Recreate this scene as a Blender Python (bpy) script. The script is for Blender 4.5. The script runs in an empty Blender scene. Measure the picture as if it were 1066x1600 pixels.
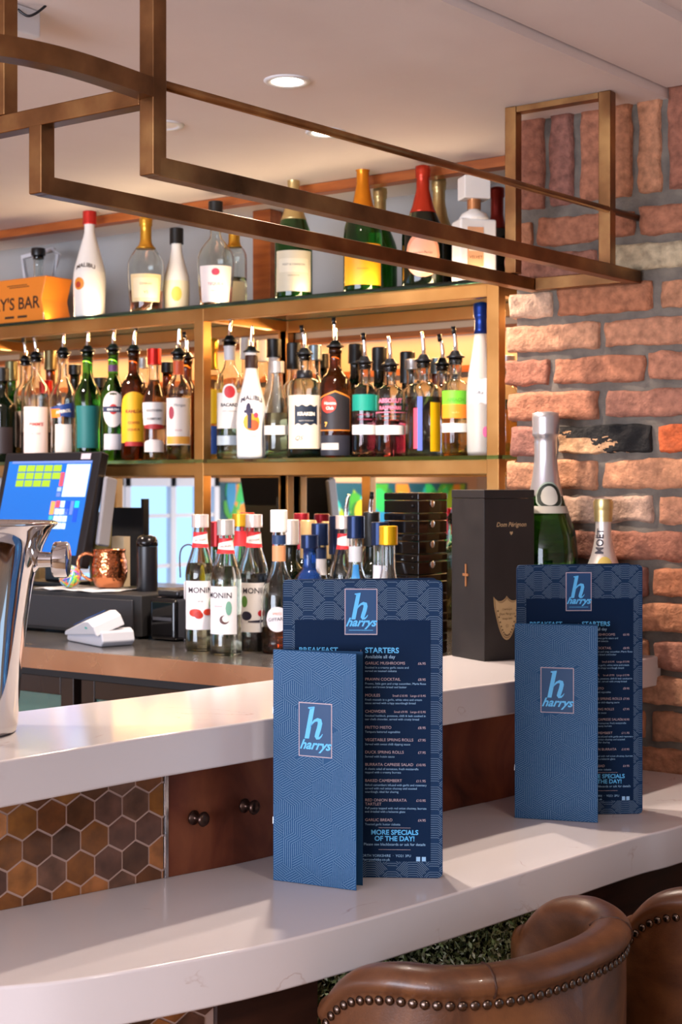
import bpy, bmesh, math, random
from mathutils import Vector, Matrix, noise
random.seed(7)
PI = math.pi
sc = bpy.context.scene
COL = sc.collection

# ------------------------------------------------------------------ camera, world, light, exposure
EYE = 1.5
YAW = math.radians(35.4286)
cam_d = bpy.data.cameras.new('camera'); cam = bpy.data.objects.new('camera', cam_d); COL.objects.link(cam)
cam.location = (0, 0, EYE); cam.rotation_euler = (PI / 2, 0, YAW)
cam_d.sensor_fit = 'VERTICAL'; cam_d.sensor_height = 36.0; cam_d.lens = 36.0 * 2300 / 1600
cam_d.shift_y = -40 / 1600
cam_d.clip_start = 0.05
cam_d.dof.use_dof = True; cam_d.dof.focus_distance = 2.25; cam_d.dof.aperture_fstop = 9.0
sc.camera = cam
vs = sc.view_settings
vs.view_transform = 'Standard'; vs.look = 'None'; vs.gamma = 1; vs.use_curve_mapping = False
vs.exposure = 0.0
sc.cycles.use_denoising = True
sc.cycles.max_bounces = 14; sc.cycles.transmission_bounces = 14; sc.cycles.glossy_bounces = 5; sc.cycles.diffuse_bounces = 4
sc.cycles.transparent_max_bounces = 8
sc.cycles.caustics_reflective = False; sc.cycles.caustics_refractive = False
sc.cycles.sample_clamp_indirect = 6.0

w = bpy.data.worlds.new('world'); sc.world = w; w.use_nodes = True
bg = w.node_tree.nodes['Background']; bg.inputs[0].default_value = (0.55, 0.75, 1.0, 1); bg.inputs[1].default_value = 1.2

def area(name, loc, rot, sx, sy, power, color):
    l = bpy.data.lights.new(name, 'AREA'); l.shape = 'RECTANGLE'; l.size = sx; l.size_y = sy; l.energy = power; l.color = color
    o = bpy.data.objects.new(name, l); COL.objects.link(o); o.location = loc; o.rotation_euler = rot
    return o
def spot(name, loc, power, color, angle=95, blend=0.6, rad=0.035, rot=(0, 0, 0)):
    l = bpy.data.lights.new(name, 'SPOT'); l.energy = power; l.color = color; l.spot_size = math.radians(angle); l.spot_blend = blend; l.shadow_soft_size = rad
    o = bpy.data.objects.new(name, l); COL.objects.link(o); o.location = loc; o.rotation_euler = rot
    return o
WARM = (1.0, 0.84, 0.70)
AMBER = (1.0, 0.56, 0.22)
# daylight through the windows (left wall, the wall behind the camera)
area('daylight_left', (-6.42, 0.3, 1.05), (0, -PI / 2, 0), 1.1, 2.3, 9, (0.20, 0.52, 1.0))
area('daylight_front', (-1.6, -3.9, 1.35), (PI / 2 + 0.22, 0, 0), 4.4, 1.9, 400, (0.80, 0.85, 1.0))
# warm shelf strips
area('led_top', (-2.7, 3.27, 1.93), (math.radians(-20), 0, 0), 2.3, 0.02, 14, AMBER)
area('led_mid', (-2.7, 3.27, 1.52), (math.radians(-20), 0, 0), 2.3, 0.02, 5, AMBER)
area('led_back', (-2.9, 3.0, 1.985), (PI, 0, 0), 2.4, 0.015, 7, (1.0, 0.72, 0.42))

# ------------------------------------------------------------------ helpers
def lin(c):
    if isinstance(c, str):
        c = c.lstrip('#'); c = tuple(int(c[i:i + 2], 16) / 255 for i in (0, 2, 4))
    return tuple((x / 12.92 if x <= 0.04045 else ((x + 0.055) / 1.055) ** 2.4) for x in c) + (1.0,)

MATS = {}
def mat(name, color, rough=0.5, metal=0.0, trans=0.0, ior=1.45, coat=0.0, emit=0.0, emitc=None, spec=None):
    if name in MATS: return MATS[name]
    m = bpy.data.materials.new(name); m.use_nodes = True
    b = m.node_tree.nodes['Principled BSDF']
    b.inputs['Base Color'].default_value = lin(color)
    b.inputs['Roughness'].default_value = rough
    b.inputs['Metallic'].default_value = metal
    b.inputs['Transmission Weight'].default_value = trans
    b.inputs['IOR'].default_value = ior
    b.inputs['Coat Weight'].default_value = coat
    if spec is not None: b.inputs['Specular IOR Level'].default_value = spec
    if emit:
        b.inputs['Emission Color'].default_value = lin(emitc or color); b.inputs['Emission Strength'].default_value = emit
    MATS[name] = m
    return m
def nodes(m):
    nt = m.node_tree
    return nt, nt.nodes['Principled BSDF']
def ramp_noise(m, cols, scale=5, detail=6, stretch=(1, 1, 1), bump=0.0, bscale=None, dist=0.0, rough=None, pos=None):
    nt, b = nodes(m)
    tc = nt.nodes.new('ShaderNodeTexCoord'); mp = nt.nodes.new('ShaderNodeMapping'); mp.inputs['Scale'].default_value = stretch
    nt.links.new(tc.outputs['Object'], mp.inputs['Vector'])
    n = nt.nodes.new('ShaderNodeTexNoise'); n.inputs['Scale'].default_value = scale; n.inputs['Detail'].default_value = detail; n.inputs['Distortion'].default_value = dist
    nt.links.new(mp.outputs[0], n.inputs['Vector'])
    r = nt.nodes.new('ShaderNodeValToRGB'); el = r.color_ramp.elements
    while len(el) < len(cols): el.new(0.5)
    for i, c in enumerate(cols):
        el[i].position = pos[i] if pos else 0.3 + 0.4 * i / max(1, len(cols) - 1)
        el[i].color = lin(c)
    nt.links.new(n.outputs['Fac'], r.inputs[0]); nt.links.new(r.outputs[0], b.inputs['Base Color'])
    if rough:
        mr = nt.nodes.new('ShaderNodeMapRange'); mr.inputs[3].default_value = rough[0]; mr.inputs[4].default_value = rough[1]
        nt.links.new(n.outputs['Fac'], mr.inputs[0]); nt.links.new(mr.outputs[0], b.inputs['Roughness'])
    if bump:
        n2 = nt.nodes.new('ShaderNodeTexNoise'); n2.inputs['Scale'].default_value = bscale or scale * 4; n2.inputs['Detail'].default_value = 8
        nt.links.new(mp.outputs[0], n2.inputs['Vector'])
        bp = nt.nodes.new('ShaderNodeBump'); bp.inputs['Strength'].default_value = bump; bp.inputs['Distance'].default_value = 0.004
        nt.links.new(n2.outputs['Fac'], bp.inputs['Height']); nt.links.new(bp.outputs[0], b.inputs['Normal'])
    return m

def tag(o, label, cat, group=None, kind=None):
    if label: o['label'] = label
    if cat: o['category'] = cat
    if group: o['group'] = group
    if kind: o['kind'] = kind
    return o
def thing(name, label, cat, loc=(0, 0, 0), rz=0, group=None):
    o = bpy.data.objects.new(name, None); COL.objects.link(o); o.location = loc; o.rotation_euler = (0, 0, rz)
    o.empty_display_size = 0.05
    return tag(o, label, cat, group)
def obj(name, verts, faces, m, parent=None, smooth=False, midx=None):
    me = bpy.data.meshes.new(name); me.from_pydata([tuple(v) for v in verts], [], faces)
    for x in (m if isinstance(m, (list, tuple)) else [m]): me.materials.append(x)
    if midx: me.polygons.foreach_set('material_index', midx)
    me.validate(); me.update()
    if smooth: me.polygons.foreach_set('use_smooth', [True] * len(me.polygons))
    o = bpy.data.objects.new(name, me); COL.objects.link(o)
    if parent: o.parent = parent
    return o
def struct(o): o['kind'] = 'structure'; return o

class MB:
    def __init__(s): s.v = []; s.f = []; s.mi = []; s.cur = 0
    def add(s, v, f):
        k = len(s.v); s.v += [tuple(x) for x in v]; s.f += [[i + k for i in q] for q in f]; s.mi += [s.cur] * len(f)
        return s
    def box(s, lo, hi):
        x0, y0, z0 = lo; x1, y1, z1 = hi
        return s.add([(x0,y0,z0),(x1,y0,z0),(x1,y1,z0),(x0,y1,z0),(x0,y0,z1),(x1,y0,z1),(x1,y1,z1),(x0,y1,z1)],
                     [(0,3,2,1),(4,5,6,7),(0,1,5,4),(1,2,6,5),(2,3,7,6),(3,0,4,7)])
    def prism(s, poly, z0, z1):
        n = len(poly)
        v = [(x, y, z0) for x, y in poly] + [(x, y, z1) for x, y in poly]
        f = [tuple(range(n - 1, -1, -1)), tuple(range(n, 2 * n))] + [(i, (i + 1) % n, n + (i + 1) % n, n + i) for i in range(n)]
        return s.add(v, f)
    def lathe(s, prof, seg=32, c=(0, 0, 0), cap0=True, cap1=True):
        v = []; f = []
        n = len(prof)
        for r, z in prof:
            for k in range(seg):
                a = 2 * PI * k / seg; v.append((c[0] + r * math.cos(a), c[1] + r * math.sin(a), c[2] + z))
        for i in range(n - 1):
            for k in range(seg):
                k2 = (k + 1) % seg; f.append((i * seg + k, i * seg + k2, (i + 1) * seg + k2, (i + 1) * seg + k))
        if cap0: f.append(tuple(range(seg - 1, -1, -1)))
        if cap1: f.append(tuple((n - 1) * seg + k for k in range(seg)))
        return s.add(v, f)
    def tube(s, pts, r, seg=12, square=False, caps=True):
        # sweep a round or square section along pts
        pts = [Vector(p) for p in pts]; v = []; f = []
        if square: seg = 4
        rr = r if isinstance(r, (list, tuple)) else [r] * len(pts)
        for i, p in enumerate(pts):
            t = (pts[min(i + 1, len(pts) - 1)] - pts[max(i - 1, 0)]).normalized()
            up = Vector((0, 0, 1)) if abs(t.z) < 0.95 else Vector((0, 1, 0))
            a = t.cross(up).normalized(); b = a.cross(t).normalized()
            for k in range(seg):
                if square:
                    sx, sy = ((1, 1), (-1, 1), (-1, -1), (1, -1))[k]; v.append(p + a * sx * rr[i] + b * sy * rr[i])
                else:
                    q = 2 * PI * k / seg; v.append(p + a * math.cos(q) * rr[i] + b * math.sin(q) * rr[i])
        n = len(pts)
        for i in range(n - 1):
            for k in range(seg):
                k2 = (k + 1) % seg; f.append((i * seg + k, (i + 1) * seg + k, (i + 1) * seg + k2, i * seg + k2))
        if caps: f += [tuple(range(seg)), tuple((n - 1) * seg + k for k in range(seg - 1, -1, -1))]
        return s.add(v, f)
    def sphere(s, c, r, seg=16, rings=10, sz=1.0):
        prof = [(max(1e-5, r * math.sin(PI * i / rings)), -r * sz * math.cos(PI * i / rings)) for i in range(rings + 1)]
        return s.lathe(prof, seg, c)
    def build(s, name, m, parent=None, smooth=False, bevel=0.0, bseg=2, sub=0, autos=False):
        o = obj(name, s.v, s.f, m, parent, smooth or autos, s.mi if isinstance(m, (list, tuple)) else None)
        if bevel:
            b = o.modifiers.new('bevel', 'BEVEL'); b.width = bevel; b.segments = bseg; b.limit_method = 'ANGLE'; b.angle_limit = math.radians(40)
            o.data.polygons.foreach_set('use_smooth', [True] * len(o.data.polygons)); b.harden_normals = True
        if sub:
            q = o.modifiers.new('sub', 'SUBSURF'); q.levels = q.render_levels = sub
        if autos:
            try: o.data.set_sharp_from_angle(angle=math.radians(38))
            except Exception: pass
        return o
def box(name, lo, hi, m, parent=None, bevel=0.0): return MB().box(lo, hi).build(name, m, parent, bevel=bevel)

def interp(x, xs, ys):
    if x <= xs[0]: return ys[0] + (ys[1] - ys[0]) * (x - xs[0]) / (xs[1] - xs[0])
    for i in range(len(xs) - 1):
        if x <= xs[i + 1]: return ys[i] + (ys[i + 1] - ys[i]) * (x - xs[i]) / (xs[i + 1] - xs[i])
    return ys[-1] + (ys[-1] - ys[-2]) * (x - xs[-1]) / (xs[-1] - xs[-2])
def smooth_line(pts, n=6):   # Catmull-Rom through the points
    out = []
    P = [Vector(p) for p in pts]
    for i in range(len(P) - 1):
        a, b, c, d = P[max(i - 1, 0)], P[i], P[i + 1], P[min(i + 2, len(P) - 1)]
        for k in range(n):
            t = k / n
            out.append(0.5 * ((2 * b) + (c - a) * t + (2 * a - 5 * b + 4 * c - d) * t * t + (3 * b - 3 * c + d - a) * t ** 3))
    out.append(P[-1]); return out

# survey: a sight line from the eye through column px meets the plane y = const / x; used to take positions off the plan
CY, SY = math.cos(YAW), math.sin(YAW)
def ray(px):
    s = (px - 533) / 2300; return (-SY + CY * s, CY + SY * s)
def on_y(px, y):
    r = ray(px); d = y / r[1]; return r[0] * d, d
def height(py, d): return EYE + (760 - py) / 2300 * d

# ---- text as flat mesh, cached
TC = {}
def text2d(s, size, shear=0.0, bold=0.0, align='CENTER'):
    k = (s, size, shear, bold, align)
    if k in TC: return TC[k]
    cu = bpy.data.curves.new('t', 'FONT'); cu.body = s; cu.size = size; cu.shear = shear; cu.offset = bold; cu.align_x = align; cu.resolution_u = 3
    o = bpy.data.objects.new('t', cu); COL.objects.link(o)
    dg = bpy.context.evaluated_depsgraph_get(); dg.update()
    me = bpy.data.meshes.new_from_object(o.evaluated_get(dg))
    v = [(a.co.x, a.co.y) for a in me.vertices]; f = [list(p.vertices) for p in me.polygons]
    bpy.data.objects.remove(o); bpy.data.curves.remove(cu); bpy.data.meshes.remove(me)
    TC[k] = (v, f); return v, f
def bez(p0, p1, p2, p3, n=8):
    return [tuple((1 - t) ** 3 * p0[i] + 3 * (1 - t) ** 2 * t * p1[i] + 3 * (1 - t) * t * t * p2[i] + t ** 3 * p3[i] for i in (0, 1)) for t in [k / n for k in range(n)]]
def logo_h():   # slanted serif letter h, unit height: stem, serif and a stroke of changing width for the arch and tail
    V, F = [], []
    def quad(*q): k = len(V); V.extend(q); F.append(list(range(k, k + len(q))))
    quad((0, 0), (0.155, 0), (0.155, 0.985), (0, 0.94)); quad((-0.07, 0.935), (0.02, 0.90), (0.155, 1.0), (-0.06, 0.965))
    C = [(.12, .34, .02), (.16, .46, .05), (.23, .56, .08), (.32, .60, .11), (.40, .575, .14), (.435, .48, .155), (.43, .34, .155), (.41, .18, .155), (.405, .09, .15), (.44, .035, .11), (.50, .035, .07), (.55, .09, .045), (.585, .17, .02)]
    for k in range(len(C) - 1):
        (x0, y0, w0), (x1, y1, w1) = C[k], C[k + 1]
        def nrm(m):
            a, c = C[max(m - 1, 0)], C[min(m + 1, len(C) - 1)]; dx, dy = c[0] - a[0], c[1] - a[1]; l = math.hypot(dx, dy); return -dy / l, dx / l
        n0, n1 = nrm(k), nrm(k + 1)
        quad((x0 - n0[0] * w0 / 2, y0 - n0[1] * w0 / 2), (x1 - n1[0] * w1 / 2, y1 - n1[1] * w1 / 2), (x1 + n1[0] * w1 / 2, y1 + n1[1] * w1 / 2), (x0 + n0[0] * w0 / 2, y0 + n0[1] * w0 / 2))
    return [(x + 0.20 * y, y) for x, y in V], F
LOGO_H = logo_h()
def flat_add(mb, vf, ox, oz, y=0.0, s=1.0):   # put a 2-D mesh on the local xz plane, facing -y
    v, f = vf
    mb.add([(ox + a * s, y, oz + b * s) for a, b in v], f)

# ------------------------------------------------------------------ materials
M_ceil = ramp_noise(mat('ceiling_plaster', '#d9cbc2', 0.85), ['#e0d5d2', '#e7dedb'], 3, 4, bump=0.08, bscale=8)
M_cream = mat('cream_paint', '#cdb9a6', 0.9)
M_grey = ramp_noise(mat('grey_paint', '#a8a7a6', 0.8), ['#a1a1a2', '#adacaa'], 2)
M_peach = mat('peach_paint', '#cf9f78', 0.9)
M_brass = ramp_noise(mat('aged_brass', '#8a6436', 0.33, 1.0), ['#5c4029', '#8a6240', '#b48a58'], 9, 5, (1, 1, 1), rough=(0.22, 0.46), pos=[0.25, 0.5, 0.75])
M_bronze = ramp_noise(mat('shelf_brass', '#b98a54', 0.35, 1.0), ['#a87843', '#c0935c'], 6, 4, rough=(0.25, 0.45))
M_quartz = mat('white_quartz', '#cdc5c6', 0.13)
M_timber = ramp_noise(mat('orange_timber', '#a85a26', 0.4), ['#8a451c', '#b5652c'], 6, 6, (1, 8, 8))
M_darkwood = ramp_noise(mat('dark_wood', '#3c2117', 0.5), ['#2a150e', '#4a2a1c'], 5, 6, (1, 1, 6))
M_copper = ramp_noise(mat('aged_copper_sheet', '#6b3526', 0.42, 0.55), ['#3a1f19', '#6f3a29', '#8c5236'], 7, 8, (1.3, 1.3, 0.9), dist=0.6, rough=(0.3, 0.6), pos=[0.3, 0.5, 0.72])
M_cterr = ramp_noise(mat('back_counter_metal', '#b48e78', 0.25, 0.75), ['#a07a63', '#c69b7e'], 4, 5, rough=(0.15, 0.4))
M_glassE = mat('shelf_glass', '#8fe0c8', 0.02, trans=1.0, ior=1.5)
M_clear = mat('clear_glass', '#f4f8f6', 0.01, trans=1.0, ior=1.45)
M_green = mat('green_glass', '#3f9a2c', 0.02, trans=1.0, ior=1.45)
M_dgreen = mat('dark_green_glass', '#1d5a16', 0.03, trans=0.9, ior=1.45)
M_brown = mat('brown_glass', '#5a2a0c', 0.03, trans=0.9, ior=1.45)
M_black = mat('black_plastic', '#17161a', 0.3)
M_gloss = mat('black_gloss', '#0d0c0e', 0.08)
M_matb = mat('black_matte', '#1b1a1c', 0.6)
M_chrome = mat('chrome', '#d8d8da', 0.06, 1.0)
M_steel = mat('steel', '#c9c9cc', 0.2, 1.0)
M_white = mat('white_glass', '#f3efe8', 0.15)
M_wplas = mat('white_plastic', '#dcdcdf', 0.35)
M_gold = mat('gold_foil', '#d9a23a', 0.3, 0.85)
M_pgold = mat('pale_gold_foil', '#c9b27a', 0.33, 0.8)
M_orange = mat('orange_foil', '#e08a1a', 0.32, 0.6)
M_redf = mat('red_foil', '#b8341c', 0.3, 0.5)
M_silverf = mat('silver_foil', '#c6c4c8', 0.28, 0.8)
M_mirror = mat('mirror_glass', '#d9dde0', 0.015, 1.0)
M_floor = ramp_noise(mat('floor_boards', '#5a4232', 0.5), ['#8a6a4e', '#a58362'], 3, 6, (1, 6, 1))
M_mortar = ramp_noise(mat('mortar', '#5d564e', 0.95), ['#57504a', '#80766a'], 18, 8, bump=0.5, bscale=120)

def paint(c, rough=0.5): return mat('paint_' + (c if isinstance(c, str) else str(c)), c, rough)
def metalp(c, rough=0.3): return mat('foil_' + c, c, rough, 0.6)
def liquid(c): return mat('liquid_' + c, tuple(min(1, int(c[i:i + 2], 16) / 255 * .70 + .30) for i in (1, 3, 5)), 0.0, trans=1.0, ior=1.36)

# quartz veining
nt, b = nodes(M_quartz)
tc = nt.nodes.new('ShaderNodeTexCoord')
n1 = nt.nodes.new('ShaderNodeTexNoise'); n1.inputs['Scale'].default_value = 3.2; n1.inputs['Detail'].default_value = 7; n1.inputs['Distortion'].default_value = 1.2
mm = nt.nodes.new('ShaderNodeMath'); mm.operation = 'SUBTRACT'; mm.inputs[1].default_value = 0.5
ma = nt.nodes.new('ShaderNodeMath'); ma.operation = 'ABSOLUTE'
cr = nt.nodes.new('ShaderNodeValToRGB'); cr.color_ramp.elements[0].position = 0.0; cr.color_ramp.elements[0].color = (1, 1, 1, 1); cr.color_ramp.elements[1].position = 0.006; cr.color_ramp.elements[1].color = (0, 0, 0, 1)
n2 = nt.nodes.new('ShaderNodeTexNoise'); n2.inputs['Scale'].default_value = 9; n2.inputs['Detail'].default_value = 3
cr2 = nt.nodes.new('ShaderNodeValToRGB'); cr2.color_ramp.elements[0].position = 0.56; cr2.color_ramp.elements[1].position = 0.68
mu = nt.nodes.new('ShaderNodeMath'); mu.operation = 'MULTIPLY'
mx = nt.nodes.new('ShaderNodeMix'); mx.data_type = 'RGBA'; mx.inputs[6].default_value = lin('#cdc5c6'); mx.inputs[7].default_value = lin('#a98f86')
L = nt.links.new
L(tc.outputs['Object'], n1.inputs['Vector']); L(tc.outputs['Object'], n2.inputs['Vector']); L(n1.outputs['Fac'], mm.inputs[0]); L(mm.outputs[0], ma.inputs[0]); L(ma.outputs[0], cr.inputs[0])
L(n2.outputs['Fac'], cr2.inputs[0]); L(cr.outputs[0], mu.inputs[0]); L(cr2.outputs[0], mu.inputs[1]); L(mu.outputs[0], mx.inputs[0]); L(mx.outputs[2], b.inputs['Base Color'])

def attr_mat(name, rough, vary=0.3, scale=25, metal=0.0, bump=0.4, bscale=90, coat=0.0, dark=None):
    m = mat(name, '#888888', rough, metal, coat=coat); nt, b = nodes(m)
    a = nt.nodes.new('ShaderNodeAttribute'); a.attribute_name = 'col'
    tc = nt.nodes.new('ShaderNodeTexCoord')
    n = nt.nodes.new('ShaderNodeTexNoise'); n.inputs['Scale'].default_value = scale; n.inputs['Detail'].default_value = 8
    r = nt.nodes.new('ShaderNodeMapRange'); r.inputs[1].default_value = 0.3; r.inputs[2].default_value = 0.7; r.inputs[3].default_value = 1 - vary; r.inputs[4].default_value = 1 + vary
    x = nt.nodes.new('ShaderNodeVectorMath'); x.operation = 'MULTIPLY'
    c = nt.nodes.new('ShaderNodeCombineXYZ')
    L = nt.links.new
    L(tc.outputs['Object'], n.inputs['Vector']); L(n.outputs['Fac'], r.inputs[0])
    for i in range(3): L(r.outputs[0], c.inputs[i])
    L(a.outputs['Color'], x.inputs[0]); L(c.outputs[0], x.inputs[1]); L(x.outputs[0], b.inputs['Base Color'])
    n2 = nt.nodes.new('ShaderNodeTexNoise'); n2.inputs['Scale'].default_value = bscale; n2.inputs['Detail'].default_value = 9
    L(tc.outputs['Object'], n2.inputs['Vector'])
    bp = nt.nodes.new('ShaderNodeBump'); bp.inputs['Strength'].default_value = bump; bp.inputs['Distance'].default_value = 0.004
    L(n2.outputs['Fac'], bp.inputs['Height']); L(bp.outputs[0], b.inputs['Normal'])
    return m
def set_col(o, face_cols):
    me = o.data; ca = me.color_attributes.new('col', 'FLOAT_COLOR', 'CORNER'); data = []
    for p, c in zip(me.polygons, face_cols): data += list(c) * p.loop_total
    ca.data.foreach_set('color', data)

# ------------------------------------------------------------------ room shell
ZC = EYE + 0.79
struct(box('floor', (-7, -4.6, -0.05), (3.2, 3.5, 0), M_floor))
struct(box('ceiling', (-7, -4.6, ZC + 0.035), (3.2, 3.5, ZC + 0.12), M_ceil))
struct(MB().prism([(-6.5, -1.5), (-1.52, -1.5), (-1.40, 0.5), (-1.255, 2.042), (-1.196, 2.81), (-1.196, 3.42), (-6.5, 3.42)], ZC, ZC + 0.036).build('ceiling_bulkhead', M_ceil))
struct(MB().prism([(-1.41, 0.49), (-1.15, 0.5), (-1.02, 2.2), (-0.97, 2.81), (-1.19, 2.81), (-1.25, 2.04)], ZC + 0.017, ZC + 0.036).build('ceiling_step', M_ceil))
struct(box('wall_back_upper', (-6.6, 3.36, 1.97), (-1.0, 3.46, ZC + 0.12), M_grey))
struct(box('wall_back_lower', (-6.6, 3.40, 0), (-1.0, 3.46, 1.97), M_grey))
struct(box('wall_far_right', (3.1, -4.6, 0), (3.2, 3.5, 2.42), M_cream))
# left wall with its window
struct(MB().box((-6.6, -4.6, 0), (-6.5, 3.5, 0.5)).box((-6.6, -4.6, 1.58), (-6.5, 3.5, 2.42)).box((-6.6, -4.6, 0.5), (-6.5, -0.85, 1.58)).box((-6.6, 1.5, 0.5), (-6.5, 3.5, 1.58)).build('wall_left', M_peach))
wf = MB()
wf.box((-6.53, -0.85, 1.50), (-6.47, 1.5, 1.58)).box((-6.53, -0.85, 0.5), (-6.47, 1.5, 0.56))
for y in (-0.85, -0.42, 0.0, 0.06, 0.55, 1.0, 1.44): wf.box((-6.40, y, 0.5), (-6.36, y + 0.05, 1.58))
for z in (0.98, 1.30): wf.box((-6.395, -0.85, z), (-6.365, 1.5, z + 0.025))
wf.box((-6.40, -0.85, 1.50), (-6.36, 1.5, 1.58)).box((-6.40, -0.85, 0.5), (-6.36, 1.5, 0.56))
struct(wf.build('window_1', mat('window_frame_white', '#e8e8ea', 0.4)))
# front wall, window openings onto the street
struct(MB().box((-7, -4.6, 0), (3.2, -4.5, 0.5)).box((-7, -4.6, 2.4), (3.2, -4.5, 2.5)).box((-7, -4.6, 0.5), (-4.0, -4.5, 2.4)).box((0.8, -4.6, 0.5), (3.2, -4.5, 2.4)).build('wall_front', M_cream))
wf = MB()
for x in (-4.0, -2.4, -0.8, 0.74): wf.box((x, -4.56, 0.5), (x + 0.06, -4.5, 2.4))
struct(wf.build('window_2', mat('window_frame_white', '#e8e8ea', 0.4)))

# ---- brick wall (right)
YB = 2.82
M_brick = attr_mat('reclaimed_brick', 0.9, 0.34, 55, bump=1.0, bscale=120)
core = MB().box((-1.545, YB + 0.013, 0), (0.2, 3.42, ZC + 0.2))
co = struct(core.build('wall_right_core', M_mortar))
BV, BF, BC = [], [], []
def brick(lo, hi, col, seed, nx=10, nz=4, rag=0.0055):
    (x0, y0, z0), (x1, y1, z1) = lo, hi
    bm = bmesh.new(); bmesh.ops.create_cube(bm, size=1.0)
    bmesh.ops.subdivide_edges(bm, edges=[e for e in bm.edges if abs((e.verts[0].co - e.verts[1].co).x) > 0.5], cuts=nx, use_grid_fill=True)
    bmesh.ops.subdivide_edges(bm, edges=[e for e in bm.edges if abs((e.verts[0].co - e.verts[1].co).z) > 0.5], cuts=nz, use_grid_fill=True)
    bmesh.ops.subdivide_edges(bm, edges=[e for e in bm.edges if abs((e.verts[0].co - e.verts[1].co).y) > 0.5], cuts=3, use_grid_fill=True)
    sx, sy, sz = x1 - x0, y1 - y0, z1 - z0; rad = 0.006
    c = Vector(((x0 + x1) / 2, (y0 + y1) / 2, (z0 + z1) / 2)); k = len(BV)
    bm.verts.index_update()
    for v in bm.verts:
        p = Vector((v.co.x * sx, v.co.y * sy, v.co.z * sz)); h = Vector((sx / 2, sy / 2, sz / 2))
        q = Vector([max(-h[i] + rad, min(h[i] - rad, p[i])) for i in range(3)]); d = p - q
        if d.length > 1e-6: p = q + d.normalized() * min(rad, d.length)
        w_ = p + c
        n = noise.noise_vector(w_ * 38 + Vector((seed, 0, 0))) * rag + noise.noise_vector(w_ * 11 + Vector((seed * 3, 5, 0))) * rag * 0.9
        BV.append(w_ + n)
    for f in bm.faces:
        BF.append([v.index + k for v in f.verts])
        cc = col
        if seed == 777:   # sooty brick: burnt over its right part
            fc = Vector(f.calc_center_median()); t = fc.x * 1.1 + 0.35 * fc.z + noise.noise(Vector((fc.x * 6, fc.z * 5, 2))) * 0.35 + noise.noise(Vector((fc.x * 22, fc.z * 12, 5))) * 0.22
            cc = lin('#1a1716') if (t > -0.05 or (fc.z > 0.05 and t > -0.42)) else col
        BC.append(tuple(cc))
    bm.free()
brick_cols = ['#a97152', '#9e664c', '#b17b5b', '#925d49', '#a26c54', '#86584b', '#b58264', '#a66a4b', '#92614f', '#af795c']
row = 0.0735
for k in range(-1, 28):        # k = 7 is the course at z = EYE + .098
    zc = EYE + 0.098 - row * (k - 7) + (0.006 if k <= 2 else 0)
    if k < 1: continue
    if zc < 0.75: break
    x = -1.562 + random.uniform(-0.006, 0.006); i = 0
    first = 0.217 if k % 2 == 0 else 0.104
    while x < -0.55:
        L_ = first if i == 0 else 0.215 + random.uniform(-0.01, 0.008)
        if k == 1 and i == 0: L_ = 0.06; 
        hh = 0.0300 + random.uniform(-0.002, 0.0018)
        col = lin(random.choice(brick_cols)); sd = random.uniform(0, 90)
        if k == 7 and i == 1: sd = 777; col = lin('#b48a66')
        if k == 2 and i == 1: col = lin('#b3a183')
        if k == 3 and i in (0,): col = lin('#c59f84')
        if k == 7 and i == 2: col = lin('#b4552c')
        if k in (9,) and i in (1,): col = lin('#ab8a76')
        yb = YB + random.uniform(-0.003, 0.004)
        brick((x, yb, zc - hh), (x + L_, yb + 0.1, zc + hh), col, sd, *((100, 28) if sd == 777 else (14, 5)))
        if i == 0:   # quoin: the return face runs on along the reveal
            for j in range(2):
                y2 = yb + 0.11 + j * 0.225 if k % 2 else yb + 0.12 + j * 0.225
                if y2 + 0.2 < 3.34: brick((x, y2, zc - hh), (x + 0.1, y2 + 0.21, zc + hh), lin(random.choice(brick_cols)), sd + 3 + j, nx=4)
        x += L_ + 0.0135 + random.uniform(-0.002, 0.003); i += 1
x = -1.53; i = 0
while x < -0.6:                # soldier course under the ceiling
    w_ = 0.052 + random.uniform(-0.004, 0.003)
    z0 = EYE + 0.598 + (x + 1.53) * 0.01
    brick((x, YB + random.uniform(-0.004, 0.004), z0), (x + w_, YB + 0.1, ZC + 0.06), lin(random.choice(brick_cols)), random.uniform(0, 90), nx=4, nz=10)
    x += w_ + 0.0155; i += 1
bo = struct(obj('wall_right', BV, BF, M_brick, None, True)); set_col(bo, BC)

# ---- timber batten and post behind the shelf
tag(box('timber_batten', (-4.6, 3.085, ZC - 0.026), (-1.66, 3.125, ZC - 0.001), M_timber, bevel=0.002), 'long orange timber batten fixed to the ceiling above the back bar', 'beam')
xp, d_ = on_y(417, 3.315)
tag(box('timber_post', (xp - 0.032, 3.29, EYE + 0.50), (xp + 0.032, 3.345, ZC - 0.001), M_timber, bevel=0.002), 'short orange timber post rising behind the champagne to the ceiling', 'post')
# mirror behind the two lower bays
mr = MB().box((-4.4, 3.345, 1.08), (-1.64, 3.353, 1.535)).build('back_bar_mirror', M_mirror)
tag(mr, 'wide mirror on the back wall between the back counter and the middle shelf', 'mirror')

struct(box('wall_back_panel', (-4.4, 3.343, 1.54), (-1.58, 3.3995, 1.966), mat('panel_peach', '#d2ab86', 0.6)))
for z_ in (1.80, 1.90): tag(box('timber_strip', (-4.2, 3.336, z_), (-1.62, 3.3425, z_ + 0.018), M_timber), 'thin orange timber strip on the peach panel, ' + ('upper' if z_ > 1.85 else 'lower') + ' of the two behind the bottles', 'trim')
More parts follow.
